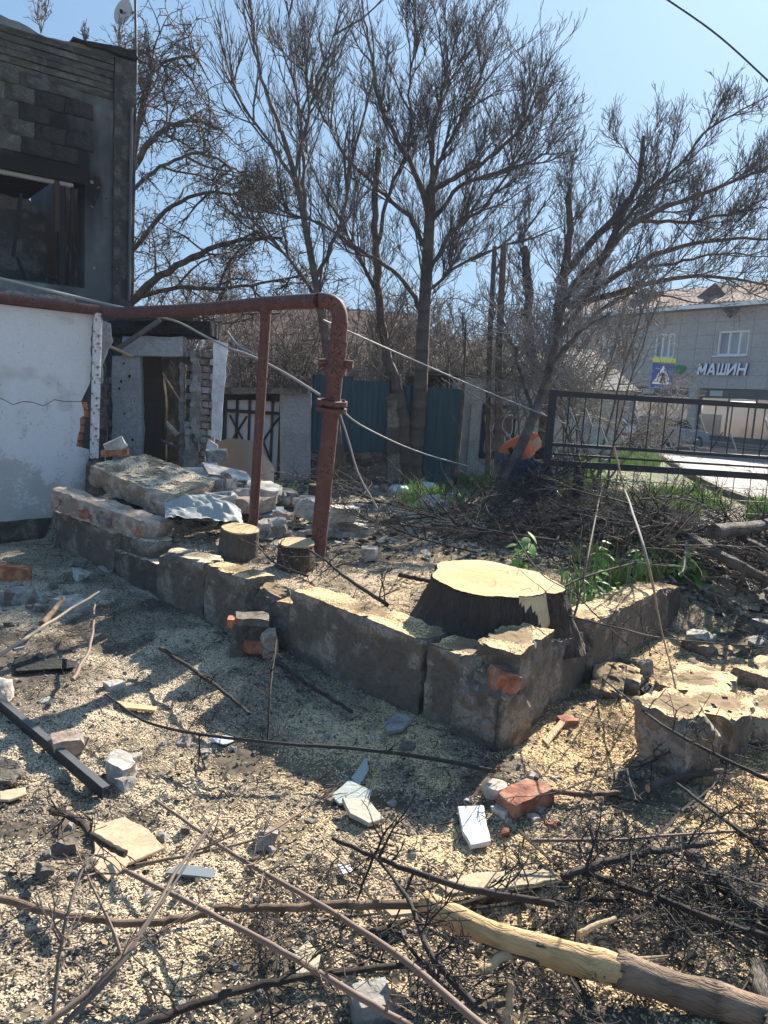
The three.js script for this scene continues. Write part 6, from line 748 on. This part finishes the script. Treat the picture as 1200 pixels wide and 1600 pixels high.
stick('branch', 'brown bough along the bottom edge left of centre', [[200, 1612, 0.05], [330, 1560, 0.07], [460, 1530, 0.07], [640, 1508, 0.06]], 0.012, 0.008, M.barkDark, { tw: 6, tl: 0.2, tm: M.twigDark });
stick('branch', 'short grey stick pointing to the red brick below the corner', [[862, 1236, 0.03], [920, 1241, 0.03], [975, 1238, 0.03]], 0.012, 0.010, M.barkBrown, {}); stick('branch', 'pale ended branch lying under the squarish concrete block', [[1012, 1232, 0.05], [1060, 1214, 0.06], [1130, 1205, 0.07]], 0.017, 0.014, M.bark, { end: M.wood });
stick('branch', 'grey brown bough arching over the right brush', [[878, 1370, 0.06], [950, 1345, 0.09], [1020, 1330, 0.1], [1110, 1318, 0.1]], 0.013, 0.011, M.bark, { tw: 6, tl: 0.2, tm: M.twigDark }); stick('branch', 'thin straight twig above the arching bough', [[830, 1313, 0.05], [960, 1312, 0.07], [1080, 1303, 0.08], [1210, 1296, 0.08]], 0.006, 0.005, M.twigRed, { tw: 6, tl: 0.15, tm: M.twigDark });
stick('branch', 'black bough slanting down to the right through the brush', [[900, 1358, 0.05], [1000, 1392, 0.09], [1100, 1432, 0.1], [1215, 1470, 0.1]], 0.010, 0.012, M.barkDark, { tw: 12, tl: 0.25, tm: M.twigDark }); stick('branch', 'long thin black branch slanting over the squarish block', [[935, 1055, 0.06], [1050, 1142, 0.32], [1120, 1180, 0.34], [1215, 1225, 0.34]], 0.005, 0.008, M.twigDark, { tw: 9, tl: 0.22 });
stick('branch', 'thin black branch below the squarish block', [[1055, 1222, 0.10], [1130, 1280, 0.12], [1215, 1340, 0.12]], 0.006, 0.008, M.twigDark, { tw: 9, tl: 0.2 }); stick('branch', 'thick barked bough at the right edge above the log', [[1078, 1332, 0.05], [1130, 1382, 0.05], [1215, 1440, 0.05]], 0.024, 0.030, M.bark, { end: M.wood });
stick('branch', 'short thick barked bough in the lower right corner', [[1180, 1505, 0.06], [1196, 1570, 0.07], [1215, 1620, 0.07]], 0.02, 0.022, M.bark, {}); stick('branch', 'black branch arching from the tiles towards the log', [[520, 1310, 0.05], [600, 1345, 0.09], [720, 1385, 0.1], [865, 1412, 0.09]], 0.007, 0.012, M.twigDark, { tw: 8, tl: 0.22 }); stick('branch', 'black branch hanging down across the butt of the log', [[580, 1330, 0.10], [640, 1410, 0.13], [672, 1490, 0.12], [740, 1570, 0.08]], 0.005, 0.010, M.twigDark, { tw: 9, tl: 0.2 });
stick('branch', 'pale peeled stick under the log at bottom centre', [[752, 1518, 0.05], [790, 1492, 0.06], [830, 1475, 0.06]], 0.012, 0.016, M.woodPale, {}); stick('branch', 'short pale stick above the log', [[905, 1460, 0.1], [930, 1447, 0.11], [962, 1435, 0.11]], 0.010, 0.008, M.woodPale, {}); stick('branch', 'pale upright splinter at the bottom edge', [[792, 1600, 0.03], [795, 1560, 0.08], [797, 1530, 0.12]], 0.012, 0.008, M.woodPale, {});
stick('branch', 'black twiggy branch lying before the riser on the sawdust', [[448, 838, 0.20], [500, 870, 0.14], [545, 905, 0.12], [606, 945, 0.08]], 0.006, 0.014, M.twigDark, { tw: 12, tl: 0.22 }); stick('branch', 'black twig from the support post to the garden wall', [[398, 846, 0.18], [430, 880, 0.12], [480, 900, 0.1]], 0.005, 0.009, M.twigDark, { tw: 9, tl: 0.16 });
stick('branch', 'short dark bough lying left of the stump', [[624, 898, 0.03], [650, 904, 0.03], [676, 909, 0.03]], 0.018, 0.014, M.barkDark, {}); stick('branch', 'long thin curving twig over the stump top', [[985, 1010, 0.05], [930, 960, 0.25], [900, 930, 0.32], [850, 900, 0.34], [800, 830, 0.5]], 0.004, 0.003, M.twigDark, { tw: 5, tl: 0.2 });
stick('branch', 'upright dark shoot right of the stump', [[885, 1000, 0.0], [905, 935, 0.2], [920, 860, 0.45], [945, 740, 0.8]], 0.008, 0.004, M.twig, { tw: 6, tl: 0.25 }); stick('branch', 'hooked dark shoot at the right side of the stump', [[830, 1008, 0.02], [846, 960, 0.18], [855, 935, 0.24], [905, 905, 0.3], [990, 880, 0.32]], 0.005, 0.007, M.twigDark, { tw: 3, tl: 0.12 });
stick('wand', 'tall thin pale wand leaning over the right wall', [[1075, 1150, 0.02], [1040, 1010, 0.5], [1010, 870, 0.95], [975, 760, 1.3], [960, 700, 1.5]], 0.004, 0.003, M.twigGrey, { cat: 'twig' });
stick('wand', 'long thin black twig across the right wall and sawdust', [[880, 960, 0.12], [960, 980, 0.3], [1060, 1000, 0.2], [1200, 1012, 0.1]], 0.004, 0.005, M.twigDark, { cat: 'twig', tw: 5, tl: 0.2 });
// peeled log
{
  const t = thing('peeled_log', 'long log, peeled cream at its butt and barked brown to the right', 'log'), f = a => a.map(([x, y, h]) => { const g = G(x, y, h); return V(g.x, g.y, g.z); });
  const a = smooth(f([[662, 1412, 0.08], [760, 1456, 0.085], [870, 1492, 0.075], [985, 1522, 0.07]]), 16), b = smooth(f([[962, 1512, 0.07], [1060, 1548, 0.065], [1130, 1566, 0.06], [1220, 1590, 0.06]]), 14);
  const lump = (pts, r0, r1, seed) => { const g = tubeGeo(pts, s => mixn(r0, r1, s) * (1 + 0.08 * Math.sin(s * 9 + seed)), 14), p = g.attributes.position; for (let k = 0; k < p.count; k++) { const x = p.getX(k), y = p.getY(k), z = p.getZ(k), e = 0.010 * (fbm(x * 9 + y * 6, z * 9 + seed, 3) - 0.5); p.setXYZ(k, x + e, y + e, z - e); } g.computeVertexNormals(); return g; };
  part('peeled_wood', lump(a, 0.037, 0.042, 1), mat([1.0, 0.93, 0.82], { map: T_wood, bump: B_bark, bs: 0.006, tile: 0.25 }), t, 'smooth cream wood without bark'); part('barked_end', lump(b, 0.046, 0.044, 2), mat([1.5, 1.25, 1.05], { map: T_bark, bump: B_bark, bs: 0.008, tile: 0.25 }), t, 'brown barked end');
  const r = rngOf(3); for (let k = 0; k < 12; k++) { const i = 5 + Math.floor(11 * Math.sqrt(r())), p0 = a[Math.min(15, i)].clone(), p1 = a[Math.min(16, i + 1)], d = p1.clone().sub(p0).normalize(), an = r() * 3.8 - 0.5, o = V(0, 0.033 * Math.sin(an), 0.033 * Math.cos(an)); part('bark_strip', tubeGeo([p0.clone().add(o), p0.clone().add(o).addScaledVector(d, 0.06), p0.clone().add(o).addScaledVector(d, 0.14 + 0.05 * r())], s => 0.008 * (1 - 0.6 * s) + 0.001, 6), M.bark, t); } for (let k = 0; k < 5; k++) { const p0 = b[0].clone().add(V(0.02 * r(), 0.03 * r(), 0.03 * (r() - 0.5))); part('splinter', tubeGeo([p0, p0.clone().add(V(0.05 + 0.08 * r(), 0.035 * r(), 0.03 * (r() - 0.5)))], s => 0.010 * (1 - 0.8 * s), 5), M.woodPale, t); } anchor(t);
}
// cut twiggy branches: a few kinds, laid about singly
function brushProto(seed, len, r0, count, m, tl) { const t = thing('cut_branch', 'x', 'branch'), r = rngOf(seed), st = shoot(r, V(-len / 2, r0, 0), V(1, 0.05, 0), len, 12, 0.22, 0.05); part('stem', tubeGeo(st, s => r0 * (1 - 0.75 * s), 6), m[0], t); const mb = new MB(); twigs(r, mb, st, r0, { count, len: [tl, tl * 0.5, tl * 0.22], rad: [r0 * 0.5, 0.0042, 0.0028], tip: 0.0018, fwd: 0.75, spread: 0.85, lift: 0.1, up: 0.05, wiggle: 0.42, curl: 0.6, from: 0.12 }); part('twigs', mb.geo(), m[1], t).userData.kind = 'stuff'; scene.remove(t); taken.set('cut_branch', 0); return t; }
{
  const near = [brushProto(101, 0.95, 0.008, [9, 4, 2], [M.barkDark, M.twigDark], 0.30), brushProto(102, 0.8, 0.007, [9, 4, 3], [M.twigDark, M.twigDark], 0.26), brushProto(103, 1.1, 0.009, [8, 4, 2], [M.barkDark, M.twig], 0.32)];
  const far = [brushProto(111, 2.2, 0.020, [20, 6, 3], [M.barkDark, M.twigDark], 0.75), brushProto(112, 1.8, 0.016, [20, 6, 3], [M.barkDark, M.twigDark], 0.65), brushProto(113, 2.5, 0.022, [20, 6, 2], [M.bark, M.twig], 0.8)];
  const r = rngOf(404), lay = (pr, n, pick, lab, grp, tilt, sc) => { for (let k = 0; k < n; k++) { const o = pr[Math.floor(r() * pr.length)].clone(), [x, z, y, yaw] = pick(k); o.name = numbered('cut_branch'); const lb = typeof lab === 'function' ? lab(x, z) : lab; o.userData = { label: lb, category: 'branch', group: lb === lab ? grp : lb.replace(/^\S+ /, '') }; scene.add(o); put(o, onG(x, z, y), yaw ?? r() * 6.28, (r() - 0.5) * tilt, (r() - 0.5) * tilt); o.scale.setScalar(sc[0] + sc[1] * r()); o.scale.y *= pr === near ? 0.45 : 0.65; } };
  lay(near, 24, () => { const x = -0.2 + r() * 1.7; const z = -1.75 - r() * 1.0 - 0.35 * Math.max(0, x - 0.3); return [z < -2.45 && x < 0.8 ? x + 0.5 : x, z < -2.45 && x < 0.8 ? z + 0.4 : z, 0.005 + 0.07 * r()]; }, (x, z) => z < -2.35 ? (x < 0.7 ? 'small black twiggy branch between the red brick and the peeled log' : 'small black twiggy branch below the squarish concrete block') : x < 0.25 ? 'small black twiggy branch near the pale butt of the peeled log' : x < 0.75 ? 'small black twiggy branch around the middle of the peeled log' : 'small black twiggy branch beside the barked end of the peeled log', 'twiggy branches around the peeled log', 0.25, [0.55, 0.6]);
  lay(near, 9, () => [-1.1 + r() * 1.0, -1.75 - r() * 0.7, 0.01], 'sparse dark twig on the sawdust at lower left', 'twigs at lower left', 0.12, [0.35, 0.35]);
  lay(near, 12, () => [1.3 + r() * 1.3, -2.5 - r() * 1.5, 0.02 + 0.08 * r()], 'black twiggy branch beside the right hand concrete blocks', 'twiggy branches by the right blocks', 0.3, [0.5, 0.6]);
  lay(near, 10, () => [-2.6 + r() * 2.4, -3.2 - r() * 2.2, 0.01], 'thin dark twig on the open ground left of the wall', 'twigs on the open ground', 0.1, [0.3, 0.3]);
  lay(far, 28, () => [0.9 + r() * 3.4, -6.3 - r() * 1.9, 0.03 + 0.16 * r()], (x, z) => (z < -7.5 ? 'dark cut branch at the back of the brush pile ' : 'dark cut branch at the front of the brush pile ') + (x < 2 ? 'behind the stump' : x < 3.1 ? 'behind the green weeds' : 'near the gate mesh'), 'branches of the brush pile', 0.5, [0.7, 0.5]);
  lay(far, 13, () => [0.0 + r() * 2.6, -6.2 - r() * 2.4, 0.02 + 0.12 * r(), 2.2 + 1.2 * r()], 'dark cut branch lying on rubble between riser and stump', 'branches between riser and stump', 0.3, [0.6, 0.45]);
  lay(far, 12, () => [2.8 + r() * 1.8, -5.0 - r() * 2, 0.05 + 0.25 * r()], 'dark cut branch piled at the right edge before the mesh', 'branches at the right edge', 0.4, [0.6, 0.4]);
  // big pale boughs at the right edge
  for (const [a, b, w, l] of [[[1105, 800, 0.55], [1230, 880, 0.4], 0.035, 'grey bark bough slanting at the right edge, upper'], [[1080, 840, 0.4], [1230, 920, 0.25], 0.045, 'thick pale bough slanting at the right edge, middle'], [[1115, 830, 0.6], [1225, 812, 0.65], 0.06, 'bluish grey weathered board on the right brush'], [[1150, 930, 0.2], [1165, 880, 0.4], 0.016, 'short pale stick rising from rubble at the right edge']]) stick('bough', l, [[a[0], a[1], a[2]], [(a[0] + b[0]) / 2, (a[1] + b[1]) / 2 + 4, (a[2] + b[2]) / 2], b], w, w * 0.8, M.bark, { tw: 3, tl: 0.4 });
}
// ---------------------------------------------------------------- green weeds by the stump
{
  const leafGeo = (() => { const p = [], ix = []; const n = 6; for (let k = 0; k <= n; k++) { const f = k / n, w = 0.24 * Math.sin(Math.PI * Math.pow(f, 0.8)) + 0.01, y = -0.35 * f * f; p.push(-w, y + 0.05 * w, f, 0, y, f, w, y + 0.05 * w, f); if (k) { const a = 3 * k - 3; ix.push(a, a + 1, a + 3, a + 3, a + 1, a + 4, a + 1, a + 2, a + 4, a + 4, a + 2, a + 5); } } const g = new THREE.BufferGeometry(); g.setAttribute('position', new THREE.Float32BufferAttribute(p, 3)); g.setIndex(ix); g.computeVertexNormals(); return g; })();
  const leafMs = [[0.10, 0.20, 0.03], [0.06, 0.14, 0.03], [0.15, 0.26, 0.04]].map(c => new THREE.MeshPhysicalMaterial({ color: new THREE.Color().setRGB(...c).multiplyScalar(2.4), roughness: 0.8, transmission: 0.5, thickness: 0, side: THREE.DoubleSide }));
  const weed = (label, px, py, h, nst, nl, ls, seed, lean = 0.25) => { const t = thing('weed', label, 'plant'), r = rngOf(seed), b = GG(px, py), mb = new MB(); for (let s = 0; s < nst; s++) { const st = shoot(r, b.clone().add(V((r() - 0.5) * 0.12, -0.02, (r() - 0.5) * 0.1)), V((r() - 0.5) * lean * 2, 1, (r() - 0.5) * lean * 2), h * (0.6 + 0.5 * r()), 8, 0.16, 0.1); mb.tube(st, q => 0.0055 * (1 - 0.6 * q), 5); for (let k = 0; k < nl; k++) { const f = (k + 1) / nl, i = Math.min(7, Math.floor(f * 8)), q = st[i].clone().lerp(st[i + 1], f * 8 - i); const o = part('leaf', leafGeo, leafMs[Math.floor(r() * 3)], t); put(o, q, r() * 6.283, -0.3 + 0.7 * r(), (r() - 0.5) * 0.6); o.scale.setScalar(ls * (0.8 + 0.8 * r())); } } part('stalks', mb.geo(), mat([0.14, 0.2, 0.06]), t); return anchor(t); };
  weed('tall bright green weed just behind the stump', 822, 905, 0.36, 2, 9, 0.10, 1); weed('pale green leafy weed above the right wall, tallest of its clump', 935, 910, 0.34, 3, 8, 0.09, 2); weed('green weed clump right of the stump among dry stalks', 905, 935, 0.22, 5, 5, 0.07, 3); weed('bushy green weed at the back of the right wall', 985, 905, 0.28, 5, 7, 0.08, 4); weed('low green weed hanging over the right wall end', 1058, 915, 0.32, 8, 8, 0.11, 5, 0.6); weed('dark green weed at the foot of the right wall end', 1085, 948, 0.22, 7, 7, 0.10, 6, 0.7); weed('upright green weed with drooping leaves left of the wall end', 1015, 890, 0.34, 3, 8, 0.09, 7); weed('low sprig of weed on the sawdust right of the wall', 1110, 992, 0.09, 5, 4, 0.06, 8, 0.7); weed('small green weed by the stump foot', 945, 935, 0.16, 6, 5, 0.06, 9, 0.5);
  const bladeM = new THREE.MeshPhysicalMaterial({ color: new THREE.Color().setRGB(0.24, 0.33, 0.08), roughness: 0.8, transmission: 0.4, thickness: 0, side: THREE.DoubleSide });
  for (const [px, py, sc, l] of [[905, 925, 2.0, 'clump of thin upright grass blades right behind the stump'], [945, 915, 2.4, 'tallest clump of thin grass blades above the right wall'], [975, 918, 2.0, 'clump of thin grass blades leaning over the right wall'], [925, 895, 2.2, 'clump of thin grass blades deep behind the stump'], [1000, 905, 1.8, 'clump of thin grass blades near the bushy weed'], [890, 945, 1.5, 'short clump of grass at the stump foot']]) { const o = solo('grass_clump', grassGeo(px, 20, 0.13), bladeM, l, 'plant'); put(o, GG(px, py), px); o.scale.setScalar(sc * 0.9); o.scale.y = sc * 0.72; }
  const r = rngOf(31); for (let k = 0; k < 10; k++) { const p = GG(880 + r() * 140, 900 + r() * 35), t = thing('dry_stalk', 'thin dry straw stalk among the green weeds', 'stalk', 'dry stalks among the weeds'), m = new MB(), st = shoot(r, p, V((r() - 0.5) * 0.4, 1, (r() - 0.5) * 0.4), 0.25 + 0.35 * r(), 7, 0.15, 0); m.tube(st, q => 0.0035 * (1 - 0.5 * q), 4); part('stem', m.geo(), mat([0.28, 0.28, 0.12]), t); anchor(t); }
}
// ---------------------------------------------------------------- litter: flakes, twig bits, grit
{
  const r = rngOf(2024), m4 = new THREE.Matrix4(), e = new THREE.Euler(), qn = new THREE.Quaternion(), c = new THREE.Color(), nrm = V();
  const scatter = (name, label, geo, m, n, pick, size, colour, lift = 0.002) => { const ps = []; let guard = 0; while (ps.length < n && guard++ < n * 6) { const p = pick(); if (p) ps.push(p); } const im = new THREE.InstancedMesh(geo, m, ps.length); im.name = name; tag(im, label, 'litter', null, 'stuff'); ps.forEach(([x, z], k) => { const y = groundH(x, z) + lift * (0.5 + r()); e.set((r() - 0.5) * 0.9, r() * 6.283, (r() - 0.5) * 0.9); const s = size(); m4.compose(V(x, y, z), qn.setFromEuler(e), V(s[0], s[1], s[2])); im.setMatrixAt(k, m4); im.setColorAt(k, c.setRGB(...colour(x, z))); }); im.castShadow = im.receiveShadow = true; scene.add(im); };
  const chip = new THREE.BoxGeometry(1, 1, 1), wm = mat(one, { rough: 0.9 });
  const area = () => { const z = -1.5 - 6.5 * Math.pow(r(), 1.35), x = (r() * 2 - 1) * (0.62 * -z + 0.5); return [x, z]; };
  scatter('sawdust_flakes', 'pale sawdust and wood flakes strewn over the ground', chip, wm, 90000, () => { const [x, z] = area(); if (r() < soilMask(x, z) * 0.9) return null; return [x, z]; }, () => { const L = 0.005 + 0.013 * r() * r(); return [L, 0.0012, 0.003 + 0.003 * r()]; }, (x, z) => { const y = sawYellow(x, z), v = 0.6 + 0.5 * r(); return [mixn(0.66, 0.78, y) * v, mixn(0.58, 0.58, y) * v, mixn(0.42, 0.30, y) * v]; });
  const bit = (() => { const m = new MB(), q = rngOf(1); m.tube(shoot(q, V(-0.5, 0, 0), V(1, 0, 0), 1, 5, 0.5, 0), () => 0.035, 4); return m.geo(); })();
  scatter('twig_litter', 'dark broken twig bits strewn over the ground', bit, wm, 8500, () => { const [x, z] = area(); const d = 0.3 + 0.5 * sstep(-0.6, 0.6, x) * sstep(-3.0, -2.4, z) + 0.5 * soilMask(x, z); return r() < d ? [x, z] : null; }, () => { const L = 0.02 + 0.08 * r() * r(); return [L, L * 0.7 + 0.01, L]; }, () => { const v = 0.5 + r(); return [0.055 * v, 0.045 * v, 0.038 * v]; }, 0.008);
  const leaf = new THREE.CylinderGeometry(0.5, 0.4, 0.06, 5);
  scatter('leaf_litter', 'dark bark and leaf scraps strewn over the ground', leaf, wm, 9000, () => { const [x, z] = area(); return r() < 0.25 + 0.75 * soilMask(x, z) ? [x, z] : null; }, () => { const L = 0.008 + 0.025 * r() * r(); return [L, 0.012 + L, L * (0.5 + 0.5 * r())]; }, () => { const v = 0.4 + 1.2 * r(); return r() < 0.25 ? [0.22 * v, 0.16 * v, 0.09 * v] : [0.07 * v, 0.06 * v, 0.05 * v]; }, 0.004);
  const grit = chunk(1, 0.7, 0.8, 5, { cuts: 6, rough: 0.1, cell: 0.4, deep: 0.3 });
  scatter('grit', 'small grit and mortar crumbs strewn over the ground', grit, M.rub, 5000, area, () => { const L = 0.006 + 0.03 * r() * r() * r(); return [L, L, L]; }, () => { const v = 0.5 + 0.7 * r(); return [v, v, v * 1.05]; }, 0);
  scatter('yard_litter', 'rubbish and debris strewn over the yard beyond the wall', chip, wm, 6000, () => [-2.5 + r() * 7.5, -6 - r() * 8], () => { const L = 0.03 + 0.09 * r() * r(); return [L, 0.008, L * (0.3 + 0.6 * r())]; }, () => { const q = r(), v = 0.4 + 0.8 * r(); return q < 0.3 ? [0.07 * v, 0.06 * v, 0.05 * v] : q < 0.75 ? [0.45 * v, 0.42 * v, 0.36 * v] : [0.3 * v, 0.24 * v, 0.16 * v]; }, 0.012);
}
renderer.render(scene, camera);
